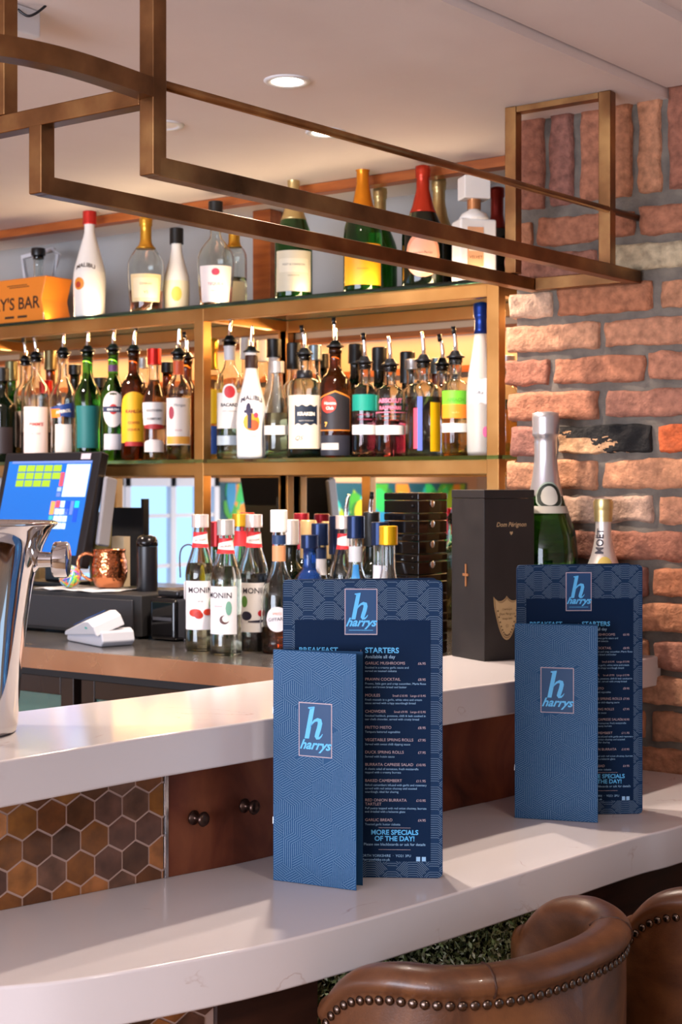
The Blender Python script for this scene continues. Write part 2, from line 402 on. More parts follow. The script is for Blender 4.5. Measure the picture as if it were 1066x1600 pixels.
# ------------------------------------------------------------------ counters
FR = [(0.80, -1.95), (0.88, -1.72), (0.95, -1.58), (1.0, -1.50), (1.08, -1.39), (1.161, -1.311), (1.256, -1.246), (1.487, -1.151), (1.81, -1.083), (2.242, -1.017), (2.389, -0.984), (2.815, -0.92)]
UF = [(0.95, -1.56), (1.03, -1.49), (1.12, -1.45), (1.262, -1.427), (1.484, -1.402), (1.734, -1.36), (2.135, -1.306), (2.324, -1.27), (2.60, -1.235), (2.835, -1.212)]
UBK = [(0.95, -1.84), (1.2, -1.79), (1.564, -1.72), (2.078, -1.632), (2.835, -1.545)]
PN = [(0.95, -1.71), (1.05, -1.66), (1.2, -1.60), (1.369, -1.546), (1.63, -1.475), (1.817, -1.428), (2.239, -1.373), (2.431, -1.337), (2.80, -1.292)]
def line(P, n=5): return [(v.x, v.y) for v in smooth_line([(x, y, 0) for y, x in P], n)]
ZL = EYE - 0.58; ZU = EYE - 0.3466; ZB = EYE - 0.378
lf = line(FR); pf = line(PN)
lower = lf + [(-1.33, 2.815)] + [(x - 0.05, y) for x, y in reversed(pf)] + [(-1.95, 0.8)]
tag(MB().prism(lower, ZL - 0.065, ZL).build('lower_bar_counter', M_quartz, bevel=0.004, bseg=3), 'lower curved white quartz counter slab carrying the blue menus', 'counter')
uf = line(UF); ub = line(UBK)
tag(MB().prism(uf + list(reversed(ub)), ZU - 0.06, ZU).build('upper_bar_counter', M_quartz, bevel=0.004, bseg=3), 'raised white quartz counter slab carrying ice bucket and black gift box', 'counter')
# upstand wall between the two slabs, clad in hexagon tiles and copper sheet
up = thing('bar_upstand', 'low upstand between the two quartz slabs, hexagon tiles beside copper sheet', 'counter base', (0, 0, 0))
z0, z1 = ZL + 0.0005, ZU - 0.0605
MB().prism([(x - 0.0012, y) for x, y in pf if y > 0.93] + [(x - 0.045, y) for x, y in reversed(pf) if y > 0.93], z0, z1).build('backing', mat('grout', '#b09488', 0.8), up)
def panel_pt(y): return interp(y, [p[1] for p in pf], [p[0] for p in pf])
ys = [p[1] for p in pf]; arc = [0]
for i in range(1, len(pf)): arc.append(arc[-1] + math.dist(pf[i], pf[i - 1]))
def arc_pt(s): return interp(s, arc, [p[0] for p in pf]), interp(s, arc, [p[1] for p in pf])
YT = 1.628
s_end = interp(YT, ys, arc)
a_ = 0.0262; W_ = a_ * math.sqrt(3); hexc = ['#6a3c1c', '#58331a', '#875124', '#73451f', '#4d3224', '#985f34', '#5c3e32', '#7b4c1e', '#684838', '#ac7246', '#593016', '#8c582c']
V, Fc, C = [], [], []
def clip(poly, f):
    out = []
    for i in range(len(poly)):
        a, b2 = poly[i], poly[(i + 1) % len(poly)]; fa, fb = f(a), f(b2)
        if fa >= 0: out.append(a)
        if (fa >= 0) != (fb >= 0):
            t = fa / (fa - fb); out.append((a[0] + (b2[0] - a[0]) * t, a[1] + (b2[1] - a[1]) * t))
    return out
for r in range(-1, 6):
    for c in range(-1, 40):
        cx = c * W_ + (W_ / 2 if r % 2 else 0) + 0.008; cz = z0 - 0.012 + r * 1.5 * a_ + 0.01
        g = 0.0018
        poly = [(cx + (a_ - g) * math.sin(PI / 3 * k), cz + (a_ - g) * math.cos(PI / 3 * k)) for k in range(6)]
        for f in (lambda p: p[1] - z0, lambda p: z1 - p[1], lambda p: s_end - 0.006 - p[0], lambda p: p[0] - 0.01): 
            if poly: poly = clip(poly, f)
        if len(poly) < 3: continue
        k = len(V); n = len(poly)
        for dep in (0.0, -0.006):
            for s_, z_ in poly:
                x, y = arc_pt(s_); V.append((x + dep, y, z_))
        Fc.append([k + i for i in range(n)]); 
        for i in range(n): Fc.append([k + i, k + n + i, k + n + (i + 1) % n, k + (i + 1) % n])
        col = lin(random.choice(hexc)); C += [col] * (n + 1)
bm_ = obj('hexagon_tiles', V, [list(reversed(f)) for f in Fc], attr_mat('hexagon_tile_glaze', 0.22, 0.45, 30, bump=0.15, bscale=30, coat=0.3, metal=0.25), up); set_col(bm_, C)
cp = [(x, y) for x, y in pf if y > YT + 0.006]; x_, y_ = panel_pt(YT + 0.002), YT + 0.002
cp = [(x_, y_)] + cp
MB().prism([(x + 0.001, y) for x, y in cp] + [(x - 0.006, y) for x, y in reversed(cp)], z0, z1).build('copper_sheet', M_copper, up)
xe = panel_pt(YT); MB().box((xe - 0.006, YT - 0.005, z0), (xe + 0.003, YT + 0.001, z1)).build('metal_edge_strip', M_steel, up)
for y, dz in ((1.672, -0.497), (1.762, -0.492)):
    x = panel_pt(y); h = thing('bag_hook', 'round dark metal bag hook fixed to the copper sheet, ' + ('nearer the hexagon tiles' if y < 1.7 else 'nearer the large menu'), 'hook', (x + 0.001, y, EYE + dz))
    h.rotation_euler = (0, PI / 2, 0.0)
    MB().lathe([(0.011, 0), (0.011, 0.003), (0.005, 0.005), (0.005, 0.014), (0.010, 0.017), (0.0115, 0.021), (0.009, 0.025), (0.003, 0.026)], 20).build('hook_body', mat('dark_bronze', '#4a3730', 0.3, 0.9), h, smooth=True)
# base below the lower slab
base = thing('bar_front_cabinet', 'bar front below the lower slab: dark timber, hexagon tiles and moss panel', 'counter base', (0, 0, 0))
bf = [(x - 0.11, y) for x, y in lf if y > 0.9]
def bx(y): return interp(y, [p[1] for p in bf], [p[0] for p in bf])
def seg(y0, y1, off0, off1, name, m):
    P = [(bx(y0), y0)] + [(x, y) for x, y in bf if y0 < y < y1] + [(bx(y1), y1)]
    return MB().prism([(x + off1, y) for x, y in P] + [(x + off0, y) for x, y in reversed(P)], 0.002, ZL - 0.066).build(name, m, base)
seg(0.95, 1.485, -0.10, -0.0015, 'backing', mat('grout', '#b09488', 0.8))
V, Fc, C = [], [], []
bq = [p for p in bf if 0.95 < p[1] < 1.6]; ar2 = [0]
for i in range(1, len(bq)): ar2.append(ar2[-1] + math.dist(bq[i], bq[i - 1]))
sE = interp(1.483, [p[1] for p in bq], ar2)
for r in range(-8, 2):
    for c in range(0, 16):
        cy = sE - 0.012 - c * W_ - (W_ / 2 if r % 2 else 0); cz = ZL - 0.09 + r * 1.5 * a_
        poly = [(cy + (a_ - 0.0018) * math.sin(PI / 3 * k), cz + (a_ - 0.0018) * math.cos(PI / 3 * k)) for k in range(6)]
        for f in (lambda p: ZL - 0.067 - p[1], lambda p: sE - p[0], lambda p: p[0] - 0.01):
            if poly: poly = clip(poly, f)
        if len(poly) < 3: continue
        k = len(V); n = len(poly)
        for dep in (0.0, -0.004): V += [(interp(p[0], ar2, [q[0] for q in bq]) + dep, interp(p[0], ar2, [q[1] for q in bq]), p[1]) for p in poly]
        Fc.append([k + i for i in range(n)]); Fc += [[k + i, k + n + i, k + n + (i + 1) % n, k + (i + 1) % n] for i in range(n)]
        C += [lin(random.choice(hexc))] * (n + 1)
t_ = obj('hexagon_tiles', V, Fc, MATS['hexagon_tile_glaze'], base); set_col(t_, C)
seg(1.486, 1.655, -0.10, 0.004, 'timber_panel', M_darkwood)
seg(1.656, 2.235, -0.10, -0.045, 'panel_backing', mat('dark_moss_back', '#15180f', 0.9))
seg(2.236, 2.81, -0.10, 0.0, 'timber_panel', M_darkwood)
# moss: ragged upright clumps nobody could count
V, Fc, C = [], [], []
mosc = ['#b7bf8c', '#98a568', '#d0d4a8', '#71804a', '#4e5a30', '#e2e3c4', '#8c9a68', '#333c20']
for i in range(15000):
    y = random.uniform(1.658, 2.232); z = ZL - 0.07 - random.random() ** 1.3 * 0.32
    dpt = random.uniform(-0.045, 0.0); x = bx(y) + dpt
    s_ = random.uniform(0.003, 0.0075); t = Vector((random.gauss(0.2, .5), random.gauss(0, .6), random.gauss(-0.2, .9))).normalized(); q = t.cross(Vector((1, random.gauss(0, .6), random.gauss(0, .6)))).normalized()
    c = Vector((x, y, z)); k = len(V); V += [c - t * s_, c + q * s_ * 0.4, c + t * s_, c - q * s_ * 0.4]; Fc.append([k, k + 1, k + 2, k + 3])
    C.append(lin(random.choice(mosc)))
mo = obj('moss', V, Fc, attr_mat('moss_green', 0.8, 0.3, 40, bump=0.0), base); set_col(mo, C); mo['kind'] = 'stuff'

# back counter, its apron and fridges
XB1 = -1.60
cb = thing('back_counter', 'dark steel back counter with copper edge, below the brass bottle shelving', 'counter', (0, 0, 0))
MB().prism([(-4.6, 2.383), (-2.6, 2.393), (-1.66, 2.418), (-1.66, 2.424), (-2.6, 2.399), (-4.6, 2.389)], ZB - 0.048, ZB - 0.0005).build('edge_strip', M_cterr, cb)
MB().prism([(-4.6, 2.3895), (-2.6, 2.3995), (-1.66, 2.4245), (XB1, 2.4245), (XB1, 2.80), (-1.60, 3.34), (-4.6, 3.34)], ZB - 0.0475, ZB).build('worktop', ramp_noise(mat('counter_steel', '#8b8684', 0.2, 0.85), ['#77716e', '#9a9490'], 5, 5, rough=(0.12, 0.3)), cb)
def fridge(x0, x1, label):
    t = thing('bottle_fridge', label, 'fridge', (x0, 2.52, 0), 0, 'fridges under the back counter'); wd = x1 - x0; H = ZB - 0.085
    mb = MB(); mb.box((0, 0.03, 0), (0.02, 0.5, H)).box((wd - 0.02, 0.03, 0), (wd, 0.5, H)).box((0.02, 0.48, 0), (wd - 0.02, 0.5, H)).box((0.02, 0.03, H - 0.03), (wd - 0.02, 0.48, H)).box((0.02, 0.03, 0), (wd - 0.02, 0.48, 0.05))
    mb.build('cabinet_body', M_matb, t)
    dm = MB(); fw = 0.045
    dm.box((0, 0, 0.04), (fw, 0.028, H)).box((wd - fw, 0, 0.04), (wd, 0.028, H)).box((fw, 0, H - fw), (wd - fw, 0.028, H)).box((fw, 0, 0.04), (wd - fw, 0.028, 0.04 + fw))
    dm.build('door', mat('fridge_black', '#2a201c', 0.25), t, bevel=0.003)
    dd = MB().box((fw, 0.008, 0.04 + fw), (wd - fw, 0.016, H - fw)).build('door_glass', mat('fridge_glass', '#88c8c0', 0.03, 0.0, trans=0.75), t)
    MB().box((0.03, 0.1, 0.45), (wd - 0.03, 0.46, 0.46)).build('wire_shelf', M_steel, t)
fridge(-3.20, -2.585, 'black bottle fridge under the back counter, its glass showing beside the ice bucket')
fridge(-2.56, -1.95, 'black bottle fridge under the back counter, directly below the white card terminal')
tag(box('counter_apron', (-4.5, 2.50, ZB - 0.082), (-1.66, 2.60, ZB - 0.0485), M_matb), 'dark recessed apron strip under the front edge of the back counter', 'trim')

# ------------------------------------------------------------------ brass shelving
YS = 2.94; T = 0.026
xR = -1.6665; xL = -2.5515; xF = -3.62
ZT = EYE + 0.468; ZM = EYE + 0.062
sh = thing('bottle_shelving', 'brass-framed bottle shelving with glass shelves standing on the back counter', 'shelving', (0, 0, 0))
mbp = lambda x, y, z0, z1, t=T: MB().box((x - t / 2, y, z0), (x + t / 2, y + t, z1))
for x in (xF, xL, xR):
    mbp(x, YS, ZB, ZT, 0.032).build('post', M_bronze, sh, bevel=0.0015)
    mbp(x, 3.30, ZB, ZT, 0.028).build('post', M_bronze, sh, bevel=0.0015)
xq, _ = on_y(430, 3.26)
mbp(xq, 3.30, ZB, ZT, 0.028).build('post', M_bronze, sh, bevel=0.0015)
for zt in (ZT, ZM):
    for y in (YS + 0.001, 3.301):
        MB().box((xF - 0.3, y, zt - 0.034), (xR + 0.012, y + 0.024, zt)).build('rail', M_bronze, sh, bevel=0.0015)
    for x in (xF, xL, xR):
        MB().box((x - 0.012, YS + 0.026, zt - 0.030), (x + 0.012, 3.30, zt - 0.002)).build('cross_rail', M_bronze, sh)
    MB().box((xF - 0.3, YS - 0.004, zt + 0.0004), (-1.60 if zt < 1.7 else -1.66, 3.335, zt + 0.009)).build('glass_shelf', M_glassE, sh)
# ------------------------------------------------------------------ ceiling-hung brass frame
fr = thing('hanging_brass_frame', 'aged brass tube frame hung from the ceiling above the bar', 'frame', (0, 0, 0))
t = 0.0132
def bar(name, pts, r=t, **k): return MB().tube([(x, y, EYE + z) for x, y, z in pts], r, square=True).build(name, M_brass, fr, bevel=0.002)
OS, OE = (-1.355, 1.468), (-1.262, 2.82); IS, IE = (-1.570, 1.468), (-1.489, 2.82)
bar('post', [(OS[0], OS[1], 0.417), (OS[0], OS[1], 0.79)])
bar('lower_rail', [(OS[0], OS[1] + 0.0, 0.4297), (OE[0], OE[1], 0.4297)])
bar('post', [(IS[0], IS[1], 0.417), (IS[0], IS[1], 0.515)])
bar('lower_rail', [(IS[0], IS[1], 0.4297), (IE[0], IE[1], 0.4297)])
bar('cross_bar', [(OS[0] - 0.013, OS[1], 0.526), (-1.80, OS[1], 0.526)])
bar('post', [(-1.647, OS[1], 0.539), (-1.647, OS[1], 0.79)])
bar('cross_bar', [(IE[0] + 0.012, 2.80, 0.4297), (OE[0] - 0.012, 2.80, 0.4297)])
bar('post', [(-1.488, 2.712, 0.443), (-1.488, 2.712, 0.79)])
bar('post', [(-1.275, 2.712, 0.443), (-1.275, 2.712, 0.79)])
MB().box((-1.474, 2.70, EYE + 0.777), (-1.289, 2.725, EYE + 0.789)).build('top_bar', M_brass, fr)
ap = smooth_line([(-1.3555, 1.456, 0.533), (-1.352, 1.38, 0.533), (-1.353, 1.31, 0.533), (-1.364, 1.25, 0.533), (-1.385, 1.20, 0.533), (-1.42, 1.145, 0.533), (-1.48, 1.095, 0.533), (-1.57, 1.06, 0.533)], 5)
MB().tube([(p.x, p.y, EYE + p.z) for p in ap], t, square=True).build('curved_rail', M_brass, fr, smooth=False)
MB().tube([(OS[0], OS[1], EYE + 0.544), (-1.259, 2.835, EYE + 0.553)], 0.0068, 12).build('thin_rod', M_brass, fr, smooth=True)

# ------------------------------------------------------------------ downlights and added fill spots
M_lamp = mat('lamp_lens', '#fff2e0', 0.3, emit=30, emitc='#fff0dc')
M_off = mat('lamp_lens_off', '#d8d0d8', 0.3)
def downlight(x, y, label, power=0, on=True, grp='recessed downlights'):
    tt = thing('ceiling_light', label, 'ceiling light', (x, y, ZC), 0, grp)
    MB().lathe([(0.029, 0.004), (0.032, -0.003), (0.043, -0.004), (0.046, -0.001), (0.046, 0.003)], 32, cap0=False, cap1=False).build('trim_ring', M_wplas, tt, smooth=True)
    MB().lathe([(0.031, -0.0015), (0.0001, -0.0025)], 32, cap0=False, cap1=False).build('lens', M_lamp if on else M_off, tt, smooth=True)
    if power: spot('lamp_and_fill_beam', (x, y, ZC - 0.012), power, WARM, 120, 0.5, 0.025)
downlight(-1.747, 2.275, 'lit recessed downlight in the ceiling above the open middle of the bar', 75)
downlight(-1.93, 2.655, 'lit recessed downlight partly hidden behind the thin brass rod', 70)
downlight(-2.181, 2.395, 'unlit recessed downlight beside the tall brass post', 0, False)
spot('lamp_and_fill_beam', (-3.1, 2.5, ZC - 0.02), 60, WARM, 120, 0.5, 0.03)  # this and the next spots: no fixtures, added as ambient fill
spot('lamp_and_fill_beam', (-2.6, 1.0, ZC - 0.02), 60, WARM, 130, 0.5, 0.03)
spot('lamp_and_fill_beam', (-4.3, 1.8, ZC - 0.02), 60, WARM, 130, 0.5, 0.03)
spot('lamp_and_fill_beam', (0.2, 1.2, ZC + 0.02), 40, WARM, 130, 0.5, 0.04)
spot('lamp_and_fill_beam', (-0.6, -0.4, ZC + 0.02), 60, WARM, 130, 0.5, 0.04)
spot('lamp_and_fill_beam', (-5.4, -1.6, ZC + 0.02), 160, WARM, 130, 0.5, 0.04)
# small ceiling box with its cable
cbx = thing('ceiling_junction_box', 'small white box on the ceiling with a dark cable looping from it', 'box', (-1.86, 1.655, ZC))
MB().box((-0.06, -0.05, -0.045), (0.035, 0.05, 0)).build('housing', M_wplas, cbx, bevel=0.004)
MB().tube([tuple(v) for v in smooth_line([(0.034, 0.0, -0.01), (0.045, 0.01, -0.02), (0.055, 0.02, -0.015), (0.062, 0.035, 0.0)], 5)], 0.0022, 8).build('cable', M_black, cbx, smooth=True)

# ------------------------------------------------------------------ bottles
STY = {   # (radius / R, height / H); neck radius is kept near 14 mm
 'spirit':   [(0.90, 0), (1, 0.03), (1, 0.60), (0.97, 0.66), (0.80, 0.72), (0.52, 0.77), ('n', 0.82), ('n', 0.94), ('l', 0.945), ('l', 1)],
 'square':   [(0.94, 0), (1, 0.025), (1, 0.66), (0.985, 0.70), (0.82, 0.745), (0.45, 0.775), ('n', 0.80), ('n', 0.94), ('l', 0.945), ('l', 1)],
 'bell':     [(0.88, 0), (0.93, 0.03), (0.90, 0.3), (1, 0.52), (0.98, 0.60), (0.72, 0.68), (0.46, 0.75), ('n', 0.83), ('n', 0.95), ('l', 0.955), ('l', 1)],
 'champ':    [(0.92, 0), (1, 0.03), (1, 0.42), (0.95, 0.49), (0.76, 0.57), (0.52, 0.66), (0.40, 0.74), ('n', 0.82), ('n', 0.93), ('l', 0.935), ('l', 1)],
 'taper':    [(0.88, 0), (0.95, 0.03), (1, 0.36), (0.95, 0.48), (0.74, 0.61), (0.52, 0.74), ('n', 0.86), ('n', 0.97), ('l', 0.975), ('l', 1)],
 'syrup':    [(0.90, 0), (1, 0.02), (1, 0.14), (0.985, 0.16), (0.985, 0.56), (1, 0.58), (0.92, 0.65), (0.66, 0.75), (0.48, 0.83), ('n', 0.90), ('n', 0.97), ('l', 0.975), ('l', 1)],
 'wine':     [(0.94, 0), (1, 0.02), (1, 0.60), (0.93, 0.66), (0.62, 0.71), ('n', 0.76), ('n', 0.95), ('l', 0.955), ('l', 1)],
 'decanter': [(0.78, 0), (0.84, 0.03), (0.97, 0.34), (1, 0.46), (0.93, 0.56), (0.62, 0.66), (0.36, 0.72), ('n', 0.77), ('n', 0.94), ('l', 0.945), ('l', 1)],
 'bulb':     [(0.90, 0), (1, 0.04), (1, 0.42), (0.86, 0.52), (0.50, 0.62), (0.34, 0.70), ('n', 0.78), ('n', 0.94), ('l', 0.945), ('l', 1)],
}
def profile(style, R, H, nr):
    P = [((nr if r == 'n' else nr * 1.13 if r == 'l' else max(nr, r * R)), z * H) for r, z in STY[style]]
    out = [P[0]]
    for i in range(1, len(P) - 1):
        a, b, c = P[i - 1], P[i], P[i + 1]
        out.append(b)
    # smooth only the shoulder run
    res = []
    for i in range(len(P) - 1):
        (r0, z0), (r1, z1) = P[i], P[i + 1]
        rp = P[max(i - 1, 0)]; rn = P[min(i + 2, len(P) - 1)]
        steps = 4 if abs(r1 - r0) > 0.05 * R and 0.05 * H < z0 < 0.9 * H else (2 if z1 - z0 > 0.1 * H else 1)
        m0 = (r1 - rp[0]) / max(1e-6, z1 - rp[1]) if i else 0
        m1 = (rn[0] - r0) / max(1e-6, rn[1] - z0)
        for k in range(steps):
            t_ = k / steps; h = z1 - z0
            if steps == 4:
                r = (2*t_**3-3*t_**2+1)*r0 + (t_**3-2*t_**2+t_)*h*m0 + (-2*t_**3+3*t_**2)*r1 + (t_**3-t_**2)*h*m1
                r = max(min(r0, r1), min(max(r0, r1), r))
            else: r = r0 + (r1 - r0) * t_
            res.append((r, z0 + h * t_))
    res.append(P[-1])
    return res
def rad_at(prof, z):
    for i in range(len(prof) - 1):
        if prof[i][1] <= z <= prof[i + 1][1] and prof[i + 1][1] > prof[i][1]:
            t_ = (z - prof[i][1]) / (prof[i + 1][1] - prof[i][1]); return prof[i][0] + (prof[i + 1][0] - prof[i][0]) * t_
    return prof[-1][0] if z > prof[-1][1] else prof[0][0]
def wrap(prof, u, z, lift, rb):
    r = rad_at(prof, z) + lift; a = u / rb
    return (r * math.sin(a), -r * math.cos(a), z)
def patch(name, prof, H, shape, wf, z0, z1, col, parent, u0=0.0, lift=0.0005, mtl=None):
    zm = (z0 + z1) / 2 * H; rb = rad_at(prof, zm); hw = wf * rb / 2; cx = u0 * rb; V = []; F = []
    nu, nz = 18, 6; a, b = z0 * H, z1 * H
    for i in range(nu + 1):
        s = -1 + 2 * i / nu
        lo, hi = a, b
        if shape == 'ellipse':
            q = math.sqrt(max(0, 1 - s * s)); lo, hi = zm - (b - a) / 2 * q, zm + (b - a) / 2 * q
        elif shape == 'arch': hi = a + (b - a) * (0.72 + 0.28 * math.sqrt(max(0, 1 - s * s)))
        elif shape == 'shield': lo = a + (b - a) * 0.55 * abs(s) ** 2.2; hi = b - (b - a) * 0.06 * (1 - math.cos(s * PI * 2)) 
        elif shape == 'diag': lo, hi = a - s * 0.0 + (b - a) * 0.18 * (s - 1) * -0.5, b + (b - a) * 0.25 * (s)
        elif shape == 'wavy': lo = a + (b - a) * 0.05 * math.cos(s * 9); hi = b - (b - a) * 0.05 * math.cos(s * 9)
        elif shape == 'house': hi = b - (b - a) * 0.16 * abs(s)
        for j in range(nz + 1): V.append(wrap(prof, cx + s * hw, lo + (hi - lo) * j / nz, lift, rb))
    for i in range(nu):
        for j in range(nz):
            p = i * (nz + 1) + j; F.append((p, p + nz + 1, p + nz + 2, p + 1))
    return obj(name, V, F, mtl or paint(col, 0.45), parent, True)
def wtext(prof, H, s, size, zf, col, parent, u0=0.0, shear=0.0, bold=0.0, arc=0.0, lift=0.0011, slope=0.0, align='CENTER'):
    v, f = text2d(s, size, shear, bold * size, align); rb = rad_at(prof, zf * H); cx = u0 * rb
    V = [wrap(prof, cx + x, zf * H + y - arc * x * x / rb + slope * x, lift, rb) for x, y in v]
    return obj('label_text', V, f, paint(col, 0.5), parent)
# bottles never stand inside one another: each slides back or forward on its shelf until it is clear
PLACED = {}
def settle(px, y, wpx, base, key):
    lo, hi = {'T': (2.96, 3.34), 'M': (2.97, 3.325), 'L': (2.47, 3.31), 'U': (2.6, 2.80)}[key]
    pl = PLACED.setdefault(key, [])
    for shrink in (1.0, 0.94, 0.88, 0.8, 0.7):
        for k in range(80):
            yy = y + (k + 1) // 2 * 0.004 * (1 if k % 2 else -1)
            x, d = on_y(px, yy); R = wpx * shrink / 2 * d / 2300
            if yy - R < lo or yy + R > hi: continue
            if key == 'L' and yy + R > 2.66 and x - R < -2.46: continue
            if all(math.hypot(x - a, yy - b2) > R + c + 0.0012 for a, b2, c in pl):
                pl.append((x, yy, R)); return yy, wpx * shrink
    pl.append((x, y, R)); return y, wpx * 0.7
for q_ in 'TML':
    PLACED[q_] = [(a, b2, 0.021) for a in (xF, xL, xR) for b2 in ((YS + 0.014, 3.314) if q_ != 'T' else ())]
PLACED['M'] += [(xq, 3.314, 0.02)]
PLACED['L'] += [(xq, 3.314, 0.02), (-1.79, 2.79, 0.066), (-1.79, 2.83, 0.062), (-1.52, 2.60, 0.09), (-2.333, 2.735, 0.03), (-2.42, 2.76, 0.08), (-2.39, 2.85, 0.03), (-2.39, 2.69, 0.03), (-2.47, 2.85, 0.03)]
def bottle(px, y, top, wpx, style, glass, label, base=None, cap=('pour', '#151515', 0.02), liq=None, labels=(), texts=(), name='spirit_bottle', group=None, turn=0.0, nr=None, seg=28, Hfix=None, lean=0):
    y, wpx = settle(px, y, wpx, base, 'T' if base > 1.8 else 'M' if base > 1.4 else 'U' if base == ZU else 'L')
    x, d = on_y(px, y)
    ztop = height(top, d); R = wpx / 2 * d / 2300; tot = ztop - base
    ct = cap[0]; cl = cap[2]
    ext = {'pour': 0.072, 'screw': cl * 0.55, 'foil': 0.004, 'stop': cl * 0.7, 'none': 0}[ct]
    H = tot - ext
    nr = nr or min(0.0148, R * 0.52)
    t_ = thing(name, label, 'bottle', (x, y, base + 0.0004), math.atan2(-y, -x) + PI / 2 + turn, group)
    prof = profile(style, R, H, nr)
    mb = MB()
    if liq:
        w_ = 0.0026; inner = [(max(0.002, r - w_), max(z, 0.007)) for r, z in prof if z > 0.012 * H]
        inner = [(inner[0][0] * 0.6, 0.006), (inner[0][0] * 0.95, 0.0075)] + inner[1:]
        inner[-1] = (inner[-1][0], H)
        loop = [(0.0005, 0.0)] + prof + list(reversed(inner)) + [(0.0005, 0.006)]
        mb.lathe(loop, seg, cap0=True, cap1=True)
    else:
        mb.lathe([(0.0005, 0.0)] + prof + [(0.0005, H)], seg, cap0=True, cap1=True)
    mb.build('glass_body', glass, t_, smooth=True)
    if liq:
        lz = liq[1] * H; lp = [(max(0.002, r - 0.0014), z) for r, z in prof if 0.012 * H < z < lz]
        lp = [(0.0005, 0.0045), (lp[0][0] * 0.9, 0.0045)] + lp + [(rad_at(prof, lz) - 0.0014, lz), (0.0005, lz)]
        MB().lathe(lp, seg).build('liquid', liquid(liq[0]), t_, smooth=True)
    ln = nr * 1.13
    if ct == 'screw':
        n = 1.17 * ln; MB().lathe([(n, H - cl * 0.45), (n * 1.02, H - cl * 0.40), (n, H - cl * 0.32), (n, H + cl * 0.52), (n * 0.9, H + cl * 0.55)], 24).build('cap', paint(cap[1], 0.35) if cap[1] in ('#151515', '#f0ede8') else metalp(cap[1]), t_, smooth=False, autos=True)
    elif ct == 'stop':
        n = 1.3 * ln; MB().lathe([(n * .7, H - 0.01), (n * .7, H), (n, H + 0.001), (n * 1.05, H + cl * 0.3), (n, H + cl * 0.66), (n * 0.8, H + cl * 0.7)], 24).build('stopper', paint(cap[1], 0.3), t_, autos=True)
    elif ct == 'pour':
        cu = MB().lathe([(ln * 0.78, H - 0.016), (ln * 0.95, H - 0.001), (ln * 1.32, H), (ln * 1.32, H + 0.003), (ln * 0.95, H + 0.006), (ln * 0.55, H + 0.016)], 20).build('pourer', M_black, t_, autos=True)
        a = random.uniform(-0.5, 0.5) + (0.5 if px % 2 else -0.6)
        pts = [(0, 0, H + 0.012), (0, 0, H + 0.030), (0.004 * math.sin(a), -0.003, H + 0.052), (0.011 * math.sin(a), -0.006, H + 0.070)]
        MB().tube([tuple(v) for v in smooth_line(pts, 4)], [0.0058 - 0.0021 * k / 12 for k in range(13)], 10).build('spout', M_chrome, cu, smooth=True)
        if cap[1] == 'tip':
            e = Vector(pts[-1]); MB().tube([tuple(e - Vector((0.003 * math.sin(a), -0.001, 0.014))), tuple(e + Vector((0.001 * math.sin(a), 0, 0.004)))], 0.0055, 10).build('tip_cover', M_black, cu, smooth=True)
    elif ct == 'foil':
        fz = cl; P_ = [(r + 0.0009, z) for r, z in prof if z > fz * H]; P_ = [(rad_at(prof, fz * H) + 0.0009, fz * H)] + P_[:-3]
        zt = H * 0.90; P_ = [p for p in P_ if p[1] < zt] + [(nr * 1.05, zt), (nr * 1.22, zt + 0.004), (nr * 1.22, zt + 0.010), (nr * 1.21, zt + 0.012), (nr * 1.26, H - 0.010), (nr * 1.20, H), (nr * 0.6, H + 0.003)]
        o = MB().lathe(P_, 28).build('foil_capsule', cap[1], t_, smooth=True)
        bt = o.modifiers.new('crinkle', 'DISPLACE'); tx = bpy.data.textures.get('crinkle') or bpy.data.textures.new('crinkle', 'CLOUDS'); tx.noise_scale = 0.008; bt.texture = tx; bt.strength = 0.0012; bt.mid_level = 0.4
    par = None
    for i, Lb in enumerate(labels):
        nm = Lb.get('n', 'label' if i == 0 else 'label_print'); p_ = t_ if nm in ('label', 'neck_label') or par is None else par
        o = patch(nm, prof, H, Lb.get('s', 'rect'), Lb['w'], Lb['z'][0], Lb['z'][1], Lb['c'], p_, Lb.get('u', 0), 0.0005 + 0.0002 * i + (0.0026 if ct == 'foil' and Lb['z'][1] > .5 else 0), Lb.get('m'))
        if par is None: par = o
    for T_ in texts:
        T_ = dict(T_); wtext(prof, H, T_.pop('t'), T_.pop('h'), T_.pop('z'), T_.pop('c'), par or t_, **T_)
    return t_
def Lr(w, z0, z1, c, s='rect', u=0, n=None, m=None):
    q = dict(w=w, z=(z0, z1), c=c, s=s, u=u)
    if n: q['n'] = n
    if m: q['m'] = m
    return q
def Tx(t, h, z, c, **k): return dict(t=t, h=h, z=z, c=c, **k)
POUR = ('pour', '', 0); TIP = ('pour', 'tip', 0)
def scr(c, l=0.03): return ('screw', c, l)
BT, BM_, BL = ZT + 0.0095, ZM + 0.0095, ZB
G1, G2, G3 = 'bottles on the top glass shelf', 'bottles on the middle glass shelf', 'bottles on the back counter'
INK = '#26242a'
